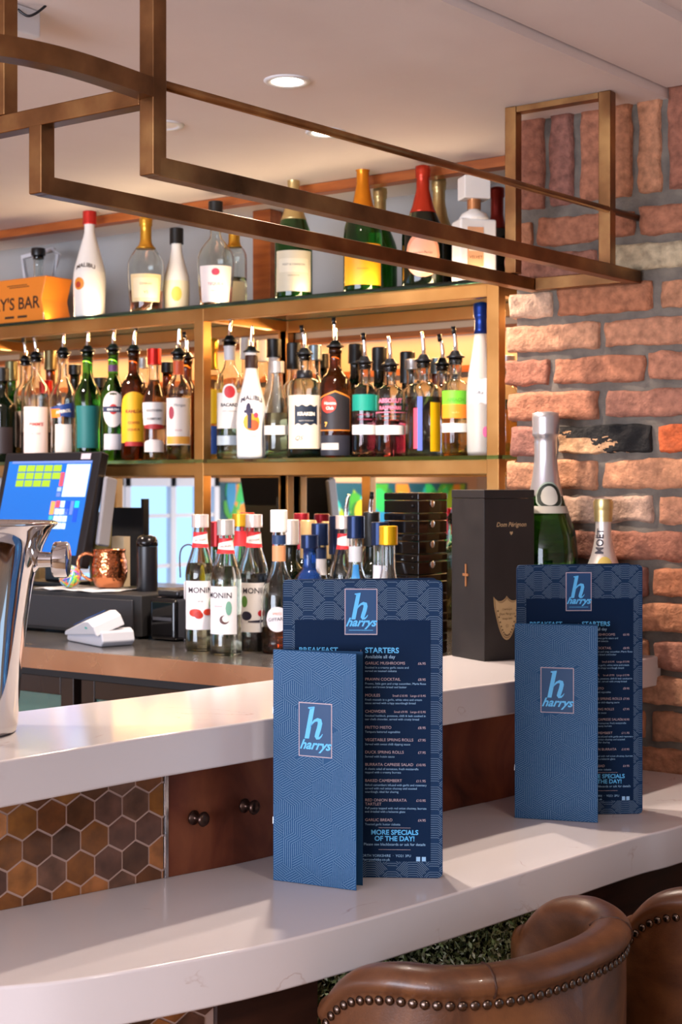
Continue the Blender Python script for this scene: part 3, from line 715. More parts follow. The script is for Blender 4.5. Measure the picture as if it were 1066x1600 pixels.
# top shelf
xs_, _ = on_y(741, 3.04); PLACED['T'].append((xs_, 3.04, 0.055)); PLACED['T'].append((-3.25, 3.045, 0.085))
bottle(140, 3.03, 327, 51, 'taper', M_white, 'large white coconut liqueur bottle with red cap beside the orange sign box', BT, scr('#c8322c', 0.045), labels=[Lr(2.4, .04, .46, '#f4efe6', n='label'), Lr(0.75, .28, .40, '#e8922a', 'ellipse', -0.7), Lr(.4, .30, .36, '#c0402a', 'ellipse', -0.75)], texts=[Tx('MALIBU', .017, .50, '#4a3a30', arc=.35, bold=.02, u0=-.3)], group=G1, name='liqueur_bottle')
bottle(228, 3.03, 338, 58, 'decanter', M_clear, 'round-shouldered clear brandy bottle with tall gold capsule and cream label', BT, ('foil', M_gold, .68), liq=('#8a2c14', .24), labels=[Lr(1.9, .12, .40, '#e9cf9c'), Lr(1.5, .16, .36, '#f0ddb4')], texts=[Tx('COGNAC', .008, .29, '#6a4a2a'), Tx('VS', .012, .2, '#6a4a2a')], group=G1)
bottle(276, 3.09, 357, 42, 'taper', M_white, 'smaller white liqueur bottle with black cap behind the gold-capped brandy', BT, scr('#151515', 0.045), labels=[Lr(2.2, .06, .44, '#f2e7c8'), Lr(.8, .18, .36, '#eec65a', 'ellipse')], group=G1, name='liqueur_bottle')
bottle(337, 3.03, 315, 58, 'decanter', M_clear, 'clear round-shouldered bottle with black cap, white and pink label', BT, scr('#151515', 0.05), liq=('#7a2c1c', .22), labels=[Lr(2.0, .05, .42, '#efe3dd'), Lr(.45, .32, .39, '#c2405a', 'ellipse')], texts=[Tx('TEQUILA', .0105, .22, '#b04a5a'), Tx('reposado', .006, .16, '#b04a5a')], group=G1)
bottle(366, 3.15, 350, 40, 'spirit', M_clear, 'clear bottle with gold capsule standing behind the black-capped round bottle', BT, ('foil', M_gold, .75), liq=('#e8d6a0', .4), labels=[Lr(2, .1, .35, '#efe6cc')], group=G1)
bottle(459, 3.03, 258, 59, 'champ', M_dgreen, 'green champagne bottle with pale gold foil and cream label, before the timber post', BT, ('foil', M_pgold, .60), labels=[Lr(2.2, .06, .36, '#cfc6ac'), Lr(1.7, .20, .30, '#dcd4bc')], texts=[Tx('MOËT & CHANDON', .0066, .25, INK), Tx('CHAMPAGNE', .005, .17, '#6a5a3a')], group=G1, name='champagne_bottle')
bottle(567, 3.03, 245, 61, 'champ', M_dgreen, 'green champagne bottle with orange foil and bright yellow-orange label', BT, ('foil', M_orange, .60), labels=[Lr(2.3, .06, .36, '#f0a21c'), ], texts=[Tx('Veuve Clicquot', .0085, .25, '#7a4a12', shear=.3), Tx('PONSARDIN', .005, .17, '#7a4a12')], group=G1, name='champagne_bottle')
bottle(594, 3.15, 293, 54, 'champ', M_dgreen, 'shorter green bottle with dull gold foil, behind the orange-foiled champagne', BT, ('foil', M_pgold, .62), group=G1, name='champagne_bottle')
bottle(661, 3.03, 258, 66, 'champ', mat('near_black_glass', '#10180e', 0.03, 0, trans=0.5), 'dark champagne bottle with red foil and oval salmon-pink label', BT, ('foil', M_redf, .62), labels=[Lr(1.8, .08, .44, '#e59a76', 'ellipse'), Lr(1.5, .11, .41, '#edb190', 'ellipse')], texts=[Tx('Laurent-Perrier', .0075, .27, '#7a3020', shear=.2)], group=G1, name='champagne_bottle')
bottle(686, 3.15, 278, 56, 'champ', MATS['near_black_glass'], 'dark bottle with slim gold foil, behind the red-foiled champagne', BT, ('foil', M_pgold, .58), group=G1, name='champagne_bottle')
bottle(777, 3.16, 292, 46, 'champ', MATS['near_black_glass'], 'dark bottle with dark red foil, behind the square white bottle', BT, ('foil', metalp('#7a2018'), .6), group=G1, name='champagne_bottle')
# square white liqueur bottle
x, d = on_y(741, 3.04)
q = thing('liqueur_bottle', 'square white ceramic-look liqueur bottle with blocky white cap', 'bottle', (x, 3.04, BT), math.atan2(-3.04, -x) + PI / 2 + 0.35, G1)
hw = 0.046; Hs = height(277, d) - BT
MB().box((-hw, -hw * .72, 0), (hw, hw * .72, Hs * .60)).build('bottle_body', M_white, q, bevel=0.006)
MB().lathe([(0.040, Hs * .595), (0.030, Hs * .66), (0.015, Hs * .69), (0.013, Hs * .72)], 28).build('shoulder', M_white, q, smooth=True)
MB().lathe([(0.0165, Hs * .70), (0.0165, Hs * .79)], 24).build('neck_ring', metalp('#c98a5a'), q, smooth=False)
MB().box((-0.033, -0.026, Hs * .79), (0.033, 0.026, Hs)).build('cap', M_white, q, bevel=0.003)
lb = MB().box((-hw * .62, -hw * .72 - .0012, Hs * .16), (hw * .25, -hw * .72, Hs * .52)).build('label', paint('#d9a27a'), q)
MB().box((-hw * .55, -hw * .72 - .002, Hs * .30), (hw * .18, -hw * .72 - .0012, Hs * .44)).build('label_print', paint('#efd9c4'), lb)
mb = MB(); flat_add(mb, text2d('VELVET', .010), -0.008, Hs * .23, -hw * .72 - .0022); mb.build('label_text', paint('#7a4a30'), lb)
# clear decanter with black stopper, behind the sign box
bottle(60, 3.17, 388, 34, 'decanter', M_clear, 'small clear decanter with black stopper, just behind the orange sign box', BT, ('stop', '#1b1a1c', .035), liq=('#e8e0d0', .3), group=G1, name='decanter')

# middle shelf, left bay
bottle(4, 3.03, 575, 42, 'wine', MATS['near_black_glass'], 'black bottle cut by the frame edge, above the till screen', BM_, scr('#151515', .04), labels=[Lr(1.6, .1, .4, '#2a2022')], group=G2, name='wine_bottle')
bottle(40, 3.12, 527, 36, 'spirit', M_clear, 'clear bottle with dark spout, half hidden behind the red-lettered fruit cup bottle', BM_, TIP, liq=('#a0522a', .5), labels=[Lr(2, .15, .5, '#d8c0b0')], group=G2)
bottle(56, 3.03, 520, 46, 'spirit', M_clear, 'clear bottle with white label in red lettering and dark spout', BM_, TIP, liq=('#4a1a0c', .28), labels=[Lr(1.8, .06, .52, '#e6d2cc')], texts=[Tx("PIMM'S", .014, .34, '#b8342c', shear=.2, bold=.02), Tx('No. 1 CUP', .006, .26, '#8a3a32')], group=G2)
bottle(72, 3.14, 595, 36, 'wine', MATS['near_black_glass'], 'short dark wine bottle with bright red capsule above the till screen', BM_, scr('#c01c18', .04), group=G2, name='wine_bottle')
bottle(99, 3.03, 513, 42, 'bell', M_clear, 'nearly empty clear aperitif bottle with slanted blue and orange label', BM_, POUR, liq=('#d8a080', .1), labels=[Lr(2.4, .40, .52, '#1f3a7a', 'diag'), Lr(.9, .40, .48, '#e87a1c', 'rect', -.7), Lr(1.4, .06, .34, '#d9cfca')], texts=[Tx('APEROL', .012, .445, '#f2e8d8', bold=.03, slope=.16)], group=G2)
bottle(137, 3.03, 510, 42, 'bell', M_green, 'tall green vermouth bottle without a pale label, just right of the till', BM_, TIP, labels=[Lr(2.0, .12, .5, '#1f6a6a')], group=G2, name='vermouth_bottle')
bottle(177, 3.03, 507, 40, 'bell', M_green, 'bright green vermouth bottle with large oval white label and red disc', BM_, POUR, labels=[Lr(1.9, .30, .62, '#e9ddd6', 'ellipse'), Lr(.7, .415, .505, '#c8322c', 'ellipse'), Lr(1.8, .435, .485, '#2a3350'), Lr(1.7, .10, .24, '#d2ccd0'), Lr(2, .80, .86, '#5a3060', n='neck_label')], texts=[Tx('MARTINI', .0088, .448, '#f2ece6', bold=.03)], group=G2, name='vermouth_bottle')
bottle(209, 3.03, 508, 41, 'spirit', M_brown, 'brown coffee liqueur bottle with tall arched yellow label', BM_, TIP, labels=[Lr(2.2, .16, .62, '#eeb11e', 'arch'), Lr(1.4, .13, .17, '#b02a28')], texts=[Tx('KAHLÚA', .012, .43, '#a02a18', bold=.03), Tx('COFFEE', .0095, .33, '#b8571c', bold=.03), Tx('LIQUEUR', .0085, .27, '#b8571c', bold=.03)], group=G2, name='liqueur_bottle')
bottle(241, 3.03, 545, 38, 'bell', M_clear, 'amber whiskey liqueur bottle with solid red cap and white label', BM_, scr('#c8281f', .045), liq=('#b05a12', .78), labels=[Lr(2.4, .34, .56, '#ddd6d2'), Lr(2.2, .30, .35, '#a02a2a', 'ellipse'), Lr(2.0, .08, .2, '#ddd0cc', 'arch')], texts=[Tx('SOUTHERN', .0088, .47, INK, bold=.02), Tx('COMFORT', .0088, .39, INK, bold=.02)], group=G2, name='liqueur_bottle')
bottle(279, 3.03, 512, 39, 'spirit', M_clear, 'spiced rum bottle with white label and orange neck band beside the brass post', BM_, POUR, liq=('#b86a18', .62), labels=[Lr(2.4, .14, .58, '#e6dcd4'), Lr(.5, .38, .50, '#a03a4a', 'ellipse', -.6), Lr(2.2, .15, .22, '#e0a040'), Lr(2.2, .80, .93, '#c8552c', n='neck_label')], texts=[Tx('Morgan', .0105, .50, '#3a3a4a', u0=.1), Tx('SPICED', .006, .27, '#b04a4a')], group=G2)
for px, y, top, w_, st, gl, lab, cap in [
    (18, 3.14, 565, 34, 'wine', M_dgreen, 'olive-necked wine bottle at far edge behind the black bottle', scr('#7a7450', .06)),
    (79, 3.20, 548, 34, 'wine', M_brown, 'brown bottle with matt khaki capsule rising behind the till screen', scr('#6a5c3c', .06)),
    (117, 3.19, 570, 34, 'spirit', MATS['near_black_glass'], 'dark squat bottle between the aperitif and the tall green vermouth', scr('#151515')),
    (157, 3.19, 590, 34, 'spirit', MATS['near_black_glass'], 'dark short bottle seen between the two green vermouth bottles', scr('#151515')),
    (224, 3.18, 560, 34, 'spirit', M_clear, 'clear bottle behind, between the yellow label and the red cap', scr('#b8b4b0')),
    (262, 3.18, 566, 34, 'spirit', M_brown, 'brown bottle behind, between the red cap and the spiced rum', scr('#151515')),
    (292, 3.15, 520, 34, 'spirit', M_brown, 'brown bottle with black spout behind the spiced rum', TIP)]:
    bottle(px, y, top, w_, st, gl, lab, BM_, cap, liq=('#d8b080', .5) if gl is M_clear else None, group=G2, seg=20)
# middle shelf, right bay
bottle(331, 3.10, 528, 34, 'spirit', M_clear, 'golden bottle with yellow label right beside the middle brass post', BM_, ('foil', M_gold, .75), liq=('#d8902a', .7), labels=[Lr(2.4, .3, .58, '#e8b81c'), Lr(2.2, .05, .28, '#2a4a8a')], group=G2)
bottle(359, 3.04, 492, 41, 'spirit', M_clear, 'tall clear white rum bottle with red disc on its label', BM_, TIP, liq=('#eef2ee', .3), labels=[Lr(2.4, .26, .56, '#e8e2dc'), Lr(1.15, .50, .635, '#ece6e2', 'ellipse'), Lr(.85, .515, .62, '#c02a30', 'ellipse'), Lr(2.4, .12, .2, '#b8c4cc'), Lr(2.6, .84, .96, '#e6e2e0', n='neck_label')], texts=[Tx('BACARDI', .0118, .445, INK, bold=.03), Tx('CARTA BLANCA', .005, .40, INK)], group=G2)
bottle(393, 3.00, 508, 48, 'taper', M_white, 'white coconut rum bottle with palm emblem and arched dark lettering', BM_, ('pour', 'brown', 0), labels=[Lr(2.3, .04, .60, '#f0ebe6'), Lr(1.1, .26, .42, '#eaa52a', 'ellipse'), Lr(.75, .26, .36, '#e0633a', 'ellipse', .12), Lr(.35, .40, .52, '#2c2440', 'ellipse', -.2), Lr(.6, .42, .46, '#2c2440', 'diag', -.2), Lr(.25, .28, .42, '#2c2440', 'rect', -.12), Lr(.3, .38, .43, '#c0405a', 'ellipse', .3)], texts=[Tx('MALIBU', .0175, .55, '#3a3446', arc=.32, bold=.03), Tx('ORIGINAL', .0055, .2, '#3a3446', arc=-.3)], group=G2, name='liqueur_bottle')
MB().lathe([(0.0175, 0.0), (0.0172, 0.03), (0.016, 0.034)], 20).build('collar', mat('brown_collar', '#3a2018', 0.4), bpy.data.objects[[o.name for o in COL.objects if o.name.startswith('liqueur_bottle')][-1]], autos=True).location = (0, 0, 0.238)
bottle(433, 3.02, 565, 42, 'taper', M_clear, 'short clear bottle with silver cap and plain white band, beside the coconut rum', BM_, scr('#c4c0bc', .03), liq=('#e6dca0', .5), labels=[Lr(2.5, .26, .36, '#e8e4da')], group=G2)
bottle(476, 3.01, 510, 55, 'square', M_clear, 'stout black rum bottle with cream label and dark squid emblem', BM_, TIP, liq=('#0c0a14', .5), labels=[Lr(2.2, .09, .60, '#e6d6c0'), Lr(1.35, .32, .50, '#1c2636', 'wavy', .1), ], texts=[Tx('KRAKEN', .0118, .405, '#e8e0d0', bold=.05, u0=.1), Tx('BLACK SPICED RUM', .0042, .35, '#e8e0d0', u0=.1), Tx('QS', .016, .17, '#6a5a54', u0=-.35, shear=.4)], group=G2)
MB().lathe([(0.0205, 0.0), (0.0215, 0.003), (0.0205, 0.018), (0.019, 0.02)], 24).build('neck_band', M_black, BOT := [o for o in COL.objects if o.name.startswith('spirit_bottle')][-1], autos=True).location = (0, 0, 0.205)
bottle(524, 3.02, 498, 50, 'spirit', M_brown, 'dark aged rum bottle with black label edged in orange and red disc', BM_, TIP, labels=[Lr(2.3, .24, .60, '#d8802a', 'house'), Lr(2.2, .25, .585, '#272326', 'house'), Lr(1.05, .40, .55, '#d23a2c', 'ellipse', -.45), Lr(2.2, .02, .2, '#2a2a34'), Lr(1.2, .07, .13, '#c8c0b8', 'rect', -.4)], texts=[Tx('Havana', .0105, .475, '#f4ece0', bold=.03, u0=-.35), Tx('Club', .0105, .43, '#f4ece0', bold=.03, u0=-.35), Tx('7', .015, .28, '#e8b050', bold=.04, u0=-.6)], group=G2)
bottle(556, 3.12, 538, 38, 'spirit', MATS['near_black_glass'], 'dark bottle with ribbed black cap between the aged rum and the teal label', BM_, scr('#151515', .05), group=G2)
ABS = dict(group=G2, name='vodka_bottle')
bottle(570, 3.03, 505 + 17, 40, 'square', M_clear, 'flavoured vodka bottle with teal upper band over pink-red liquid', BM_, TIP, liq=('#e0505a', .42), labels=[Lr(2.5, .49, .66, '#148a78'), Lr(2.5, .24, .34, '#ece4e0', n='label')], texts=[Tx('vodka blend of', .0065, .44, '#c84a6a', shear=.2), Tx('fruit & berries', .0065, .39, '#c84a6a', shear=.2)], **ABS)
bottle(610, 3.01, 525, 47, 'square', M_clear, 'raspberry vodka bottle with pink block lettering over red liquid', BM_, POUR, liq=('#e0344a', .40), labels=[Lr(2.5, .24, .34, '#efe6e2'), Lr(2.5, .475, .485, '#d86a84', n='label')], texts=[Tx('ABSOLUT', .0142, .585, '#d8708c', bold=.05), Tx('RASPBERRI', .0118, .51, '#d8708c', bold=.05), Tx('made from natural', .006, .43, '#c8503a', shear=.2), Tx('ripe raspberries', .006, .39, '#c8503a', shear=.2)], **ABS)
bottle(662, 3.00, 518, 57, 'square', M_clear, 'broad clear bottle with thick glass base and yellow side panel', BM_, POUR, liq=('#eadfe6', .62), labels=[Lr(.75, .05, .56, '#e8b40c', 'rect', .75), Lr(.28, .06, .62, '#4a5aa8', 'rect', -.2), Lr(.22, .08, .5, '#d8405a', 'rect', -.45)], **ABS)
bottle(712, 3.02, 512, 43, 'square', M_clear, 'orange-liquid vodka bottle with lime green upper band', BM_, TIP, liq=('#e88a1a', .44), labels=[Lr(2.5, .52, .66, '#6cc02c'), Lr(2.5, .38, .52, '#ee8a22'), Lr(2.5, .24, .33, '#efe8e2')], texts=[Tx('APEACH', .011, .55, '#58a822', bold=.04), Tx('vodka', .007, .43, '#f4c070')], **ABS)
bottle(752, 3.05, 472, 46, 'taper', mat('frosted_glass', '#dcdcd8', 0.35, trans=0.5), 'tall frosted bottle with long blue capsule, half behind the right brass post', BM_, ('foil', metalp('#1a3a8a'), .80), labels=[Lr(1.9, .34, .50, '#e4e4e6', 'wavy'), Lr(.4, .12, .19, '#d86a9a', 'ellipse', .3)], texts=[Tx('vodka', .012, .40, '#3a3a42', shear=.4, u0=-.3)], **ABS)
for px, y, top, w_, st, gl, lab, cap, lq in [
    (386, 3.17, 528, 36, 'spirit', M_clear, 'clear bottle with tall white cap, behind between white rum and coconut rum', scr('#f0ede8', .06), '#e8dcb8'),
    (428, 3.11, 530, 40, 'taper', M_white, 'second white coconut bottle with dark cap, behind the silver-capped bottle', scr('#151515', .05), None),
    (412, 3.21, 532, 32, 'spirit', M_clear, 'clear bottle with white cap in the back row behind the coconut rum', scr('#f0ede8', .06), '#e8d8a0'),
    (459, 3.14, 536, 40, 'spirit', M_clear, 'clear bottle with grey-topped black cap, left behind the squid-emblem rum', scr('#151515', .07), '#e6e6d8'),
    (492, 3.15, 540, 40, 'spirit', M_clear, 'clear bottle with blue-grey cap, right behind the squid-emblem rum', scr('#8a9aa0', .04), '#e6e6d8'),
    (503, 3.20, 553, 34, 'spirit', MATS['near_black_glass'], 'dark bottle in the back row left of the aged rum', scr('#151515', .04), None),
    (593, 3.15, 543, 36, 'spirit', MATS['near_black_glass'], 'dark bottle with tall black cap behind the teal and raspberry vodkas', scr('#151515', .06), None),
    (637, 3.16, 550, 40, 'spirit', MATS['near_black_glass'], 'dark bottle with wide black cap between the raspberry vodka and broad clear bottle', scr('#151515', .08), None),
    (645, 3.09, 562, 38, 'spirit', M_clear, 'clear bottle with small silver cap tucked behind the broad clear bottle', scr('#c4c0bc', .025), '#e8d49a'),
    (692, 3.09, 524, 42, 'spirit', M_clear, 'clear bottle with black spout, behind between yellow panel and lime band', TIP, '#dfe6ea'),
    (684, 3.19, 560, 36, 'spirit', M_brown, 'brown bottle in the back row behind the broad clear bottle', scr('#5a6a70', .04), None),
    (709, 3.18, 542, 36, 'spirit', M_clear, 'clear bottle with short black spout behind the lime-banded vodka', TIP, '#cfe0ea'),
    (793, 3.12, 556, 36, 'spirit', M_clear, 'amber bottle seen in the gap between brass post and brick wall', scr('#c4c0bc', .03), '#f09a18')]:
    bottle(px, y, top, w_, st, gl, lab, BM_, cap, liq=(lq, .6) if lq else None, group=G2, seg=20)

# back counter
SY_ = dict(name='syrup_bottle', group=G3)
neck = [Lr(3.0, .80, .92, '#cf2f35', n='neck_label'), Lr(3.0, .825, .895, '#f0e6e4', 'diag')]
neckt = [Tx('MONIN', .007, .85, '#7a5a5a', slope=.15, lift=.0022)]
bottle(313, 2.575, 804, 47, 'syrup', M_clear, 'syrup bottle with red berry label, standing nearest the black printer', BL, scr('#e6dad8', .03), liq=('#9a8a5a', .68), labels=[Lr(2.5, .17, .545, '#efe9ea'), Lr(.9, .27, .33, '#cc3a28', 'ellipse', -.35), Lr(.6, .255, .31, '#b82e22', 'ellipse', -.1), Lr(.6, .28, .33, '#d0402c', 'ellipse', .5), Lr(.35, .33, .42, '#9ab08a', 'ellipse', .75)] + neck, texts=[Tx('MONIN', .0175, .455, '#2a2430', bold=.01), Tx('syrup', .006, .385, '#6a6068')] + neckt, **SY_)
bottle(353, 2.545, 812, 50, 'syrup', M_clear, 'syrup bottle of milky liquid with coconut label', BL, scr('#c8c4c0', .035), liq=('#efe6d2', .70), labels=[Lr(2.0, .17, .545, '#f2eff0', 'rect', -.25), Lr(.62, .25, .32, '#5a3028', 'ellipse', -.1), Lr(.46, .265, .32, '#f4f0ea', 'ellipse', 0), Lr(.4, .32, .43, '#7ab09a', 'ellipse', .18)] + neck, texts=[Tx('MONIN', .0175, .455, '#2a2430', bold=.01, u0=-.45), Tx('coconut', .006, .385, '#b05a6a', u0=-.5)] + neckt, **SY_)
bottle(397, 2.65, 804, 46, 'syrup', M_clear, 'dark syrup bottle with blackcurrant and red fruit label', BL, scr('#e6dad8', .03), liq=('#141018', .60), labels=[Lr(2.5, .15, .53, '#efe9e6'), Lr(.8, .24, .31, '#2a2438', 'ellipse', -.55), Lr(.5, .34, .43, '#5a8a3a', 'ellipse', -.7), Lr(.5, .27, .32, '#cc2a34', 'ellipse', .5), Lr(.8, .225, .24, '#2a2438', 'diag', 0)] + neck, texts=[Tx('MONIN', .0175, .45, '#2a2430', bold=.01, u0=.05)] + neckt, **SY_)
bottle(376, 2.70, 803, 46, 'syrup', M_clear, 'syrup bottle with gold cap hidden behind the coconut syrup', BL, scr('#d8a82a', .03), liq=('#cfc8b8', .6), labels=neck[:1], **SY_)
bottle(436, 2.65, 797, 56, 'bulb', M_clear, 'orange-liquid bottle with round white label and ribbed white cap beside the large menu', BL, scr('#f0ede8', .05), liq=('#e8561c', .2), labels=[Lr(1.3, .17, .36, '#efe6ea', 'ellipse', -.1), Lr(3, .70, .82, '#e8a070', n='neck_label'), Lr(3, .83, .9, '#26406a', n='neck_label')], texts=[Tx('GIFFARD', .0105, .255, '#2a3446', slope=.1, u0=-.1), Tx('SPRITZ', .007, .30, '#e08050', u0=-.1)], name='liqueur_bottle', group=G3)
for px, y, top, w_, st, gl, lab, cap, lq, lbs in [
    (340, 2.86, 815, 44, 'wine', M_dgreen, 'dark wine bottle with dark red cap behind the coconut syrup', scr('#8a1418', .06), None, ()),
    (386, 2.88, 801, 44, 'wine', M_dgreen, 'wine bottle with bright red cap behind the blackcurrant syrup', scr('#a8141c', .08), None, ()),
    (455, 2.82, 812, 46, 'wine', MATS['near_black_glass'], 'dark bottle with white neck band behind the large menu top', scr('#e0dcdc', .06), None, ()),
    (471, 2.92, 802, 46, 'wine', MATS['near_black_glass'], 'dark wine bottle with tall burgundy capsule, left of the cream capsule', scr('#8a1828', .09), None, ()),
    (482, 2.84, 813, 46, 'wine', MATS['near_black_glass'], 'wine bottle with wide cream-gold capsule above the large menu', scr('#d8b884', .09), None, ()),
    (500, 2.72, 818, 50, 'bulb', M_clear, 'blue-necked bottle with white neck label in front of the burgundy capsules', scr('#1c2c50', .05), '#e6eaf2', [Lr(3, .66, .80, '#dfdde2', n='neck_label'), Lr(3, .8, .9, '#1c2c50', n='neck_label')]),
    (484, 2.70, 836, 40, 'spirit', mat('cobalt_glass', '#2a62c8', 0.05, trans=0.8), 'cobalt blue bottle low in front of the cream-capped wine bottle', scr('#1c2c50', .03), None, ()),
    (503, 2.98, 803, 46, 'wine', MATS['near_black_glass'], 'dark wine bottle with burgundy capsule directly behind the blue-necked bottle', scr('#7a1424', .08), None, ()),
    (515, 2.90, 815, 46, 'wine', MATS['near_black_glass'], 'dark wine bottle with beige capsule right of the blue-necked bottle', scr('#b89a6a', .09), None, ()),
    (527, 2.80, 806, 44, 'wine', MATS['near_black_glass'], 'slim dark bottle with navy capsule left of the red-banded syrup', scr('#141c38', .09), None, ()),
    (538, 2.78, 806, 46, 'syrup', M_clear, 'syrup bottle with red and white neck band above the large menu', scr('#e6dad8', .03), '#d8c8a8', neck[:1] + [Lr(3.0, .82, .9, '#f0e6e4', 'diag')]),
    (556, 2.70, 806, 64, 'bulb', M_clear, 'wide-shouldered clear bottle with navy cap above the middle of the large menu', scr('#18284a', .05), '#e4e8ee', [Lr(3, .74, .86, '#c8ccd2', n='neck_label'), Lr(.8, .55, .72, '#2f7fc0', 'rect')]),
    (581, 2.84, 800, 46, 'wine', MATS['near_black_glass'], 'glossy black bottle with red T on its white label', scr('#151515', .08), None, [Lr(2, .35, .6, '#e8d0c0')]),
    (594, 2.72, 816, 46, 'bulb', M_clear, 'clear bottle with navy cap and white label left of the black boxes', scr('#18284a', .05), '#e0ead8', [Lr(2.6, .52, .76, '#dedce6', n='label')]),
    (607, 2.74, 822, 44, 'taper', M_clear, 'clear bottle with yellow cap touching the stack of black boxes', scr('#e0b018', .04), '#e6ece0', ()),
    (541, 3.08, 772, 40, 'spirit', M_clear, 'clear back-row bottle with upright steel spout under the glass shelf', POUR, '#e0d0a0', ()),
    (579, 3.08, 770, 40, 'spirit', M_clear, 'clear back-row bottle with dark spout left of the black boxes', TIP, '#e0a040', ())]:
    bottle(px, y, top, w_, st, gl, lab, BL, cap, liq=(lq, .5) if lq else None, labels=lbs, group=G3, seg=20)
# two large bottles on the raised counter
bottle(853, 2.742, 643, 100, 'champ', M_dgreen, 'oversized green champagne bottle with silver foil beside the black gift box', ZU, ('foil', M_silverf, .655), labels=[Lr(1.55, .60, .715, '#8f9c90', 'ellipse', .2), Lr(1.4, .607, .708, '#1c2620', 'ellipse', .2), Lr(.95, .618, .697, '#b8b4ac', 'ellipse', .2), Lr(2.0, .585, .615, '#aaa49a', 'rect', .2)], group='bottles on the raised quartz counter', name='champagne_bottle', nr=0.0225, seg=40)
bottle(943, 2.762, 778, 66, 'champ', M_dgreen, 'champagne bottle with white and gold foil behind the farther menus', ZU, ('foil', metalp('#e2d6ce', .35), .56), labels=[Lr(2.2, .05, .34, '#d8cfb8'), Lr(.95, .54, .64, '#c2a85a', 'ellipse', 0.1, n='neck_seal'), Lr(3.2, .86, .99, '#d2b262', n='neck_label', m=M_pgold)], group='bottles on the raised quartz counter', name='champagne_bottle', seg=32)
mo_ = [o for o in COL.objects if o.name.startswith('champagne_bottle') and o.parent is None][-1]
MB().lathe([(0.0186, 0.284), (0.0190, 0.290), (0.0190, 0.312), (0.0182, 0.3200), (0.0005, 0.3225)], 28).build('wire_hood', M_pgold, mo_, smooth=False, autos=True)
v, f = text2d('MOËT', 0.019, 0, 0.0004)
Pm = profile('champ', 0.0425, 0.32, 0.0148)
V = [wrap(Pm, 0.0 - b, 0.235 + a, 0.0042, 0.019) for a, b in v]
obj('label_text', V, f, paint('#2a2430'), mo_)
# ------------------------------------------------------------------ black gift box
bx_ = thing('gift_box', 'tall black champagne gift box with tan shield label, standing on the raised counter', 'box', (-1.456, 2.535, ZU + 0.0004), math.radians(65.4))
WD, DP, HB = 0.124, 0.114, 0.3395
M_box = ramp_noise(mat('gift_box_black', '#2a2523', 0.6), ['#1c1817', '#262120'], 20, 6, rough=(0.45, 0.65))
MB().box((0, 0, 0), (WD, DP, 0.322)).build('box_body', M_box, bx_, bevel=0.0015)
MB().box((-0.0004, -0.0004, 0.3225), (WD + 0.0004, DP + 0.0004, HB)).build('lid', M_box, bx_, bevel=0.0015)
TAN = paint('#b89a72', 0.55)
mb = MB(); flat_add(mb, text2d('Dom Pérignon', 0.0125, 0.25, 0.0002), WD * .53, 0.266, -0.0009)
mb.add([(WD*.53 + a, -0.0009, 0.2535 + c) for a, c in ((0, -.005), (.004, 0), (.003, .003), (0, .0015), (-.003, .003), (-.004, 0))], [(0, 1, 2, 3, 4, 5)])
mb.build('box_lettering', TAN, bx_)
sv = []
cx0, cz0, sw, shh = WD * .44, 0.040, 0.066, 0.088
for i in range(33):
    s = -1 + 2 * i / 32
    top = cz0 + shh - 0.010 * abs(math.sin(s * PI * 1.0)) ** 0.8 - (0.0 if abs(s) < .99 else 0.0)
    bot = cz0 + shh * 0.86 * (abs(s) ** 2.1) if abs(s) < 1 else top
    sv.append((cx0 + s * sw / 2, min(bot, top), top))
def shield(y, k, name, m, par):
    mx_ = cx0; mz = cz0 + shh * .55
    V = []; F = []
    for x, a, b2 in sv: V += [(mx_ + (x - mx_) * k, y, mz + (a - mz) * k), (mx_ + (x - mx_) * k, y, mz + (b2 - mz) * k)]
    for i in range(32): F.append((2 * i, 2 * i + 2, 2 * i + 3, 2 * i + 1))
    return obj(name, V, F, m, par)
s0 = shield(-0.0010, 1.0, 'shield_label', paint('#a98c62', 0.5), bx_)
shield(-0.0014, 0.93, 'label_border', paint('#7d6646', 0.5), s0); shield(-0.0018, 0.88, 'label_field', paint('#b79b70', 0.5), s0)
mb = MB()
flat_add(mb, text2d('Champagne', 0.0052, .2), cx0, cz0 + .060, -0.0023); flat_add(mb, text2d('Dom Pérignon', 0.0066, .25), cx0, cz0 + .050, -0.0023); flat_add(mb, text2d('Vintage 2008', 0.0048, .2), cx0, cz0 + .041, -0.0023)
for k in range(5): mb.add([(cx0 + .0045 * math.cos(2*PI*k/5+q*.5)*(1 if q%2 else .4), -0.0023, cz0 + .028 + .0045 * math.sin(2*PI*k/5+q*.5)*(1 if q%2 else .4)) for q in range(3)], [(0, 1, 2)])
for k in range(-9, 10):
    s = k / 9; x = cx0 + s * sw * .39; z = cz0 + 0.009 + shh * .72 * abs(s) ** 2.1
    if z < cz0 + .066: mb.lathe([(0.0019, -0.0001), (0.0019, 0.0001)], 6, (0, 0, 0)); mb.v[-12:] = [(x + a, -0.0023 + c, z + b2) for a, b2, c in mb.v[-12:]]
mb.build('label_text', paint('#5a452c'), s0)
MB().box((-0.002, DP*.52, 0.145), (0.0, DP*.56, 0.19)).box((-0.003, DP*.46, 0.166), (0, DP*.62, 0.171)).build('clasp', metalp('#b87a4a'), bx_)

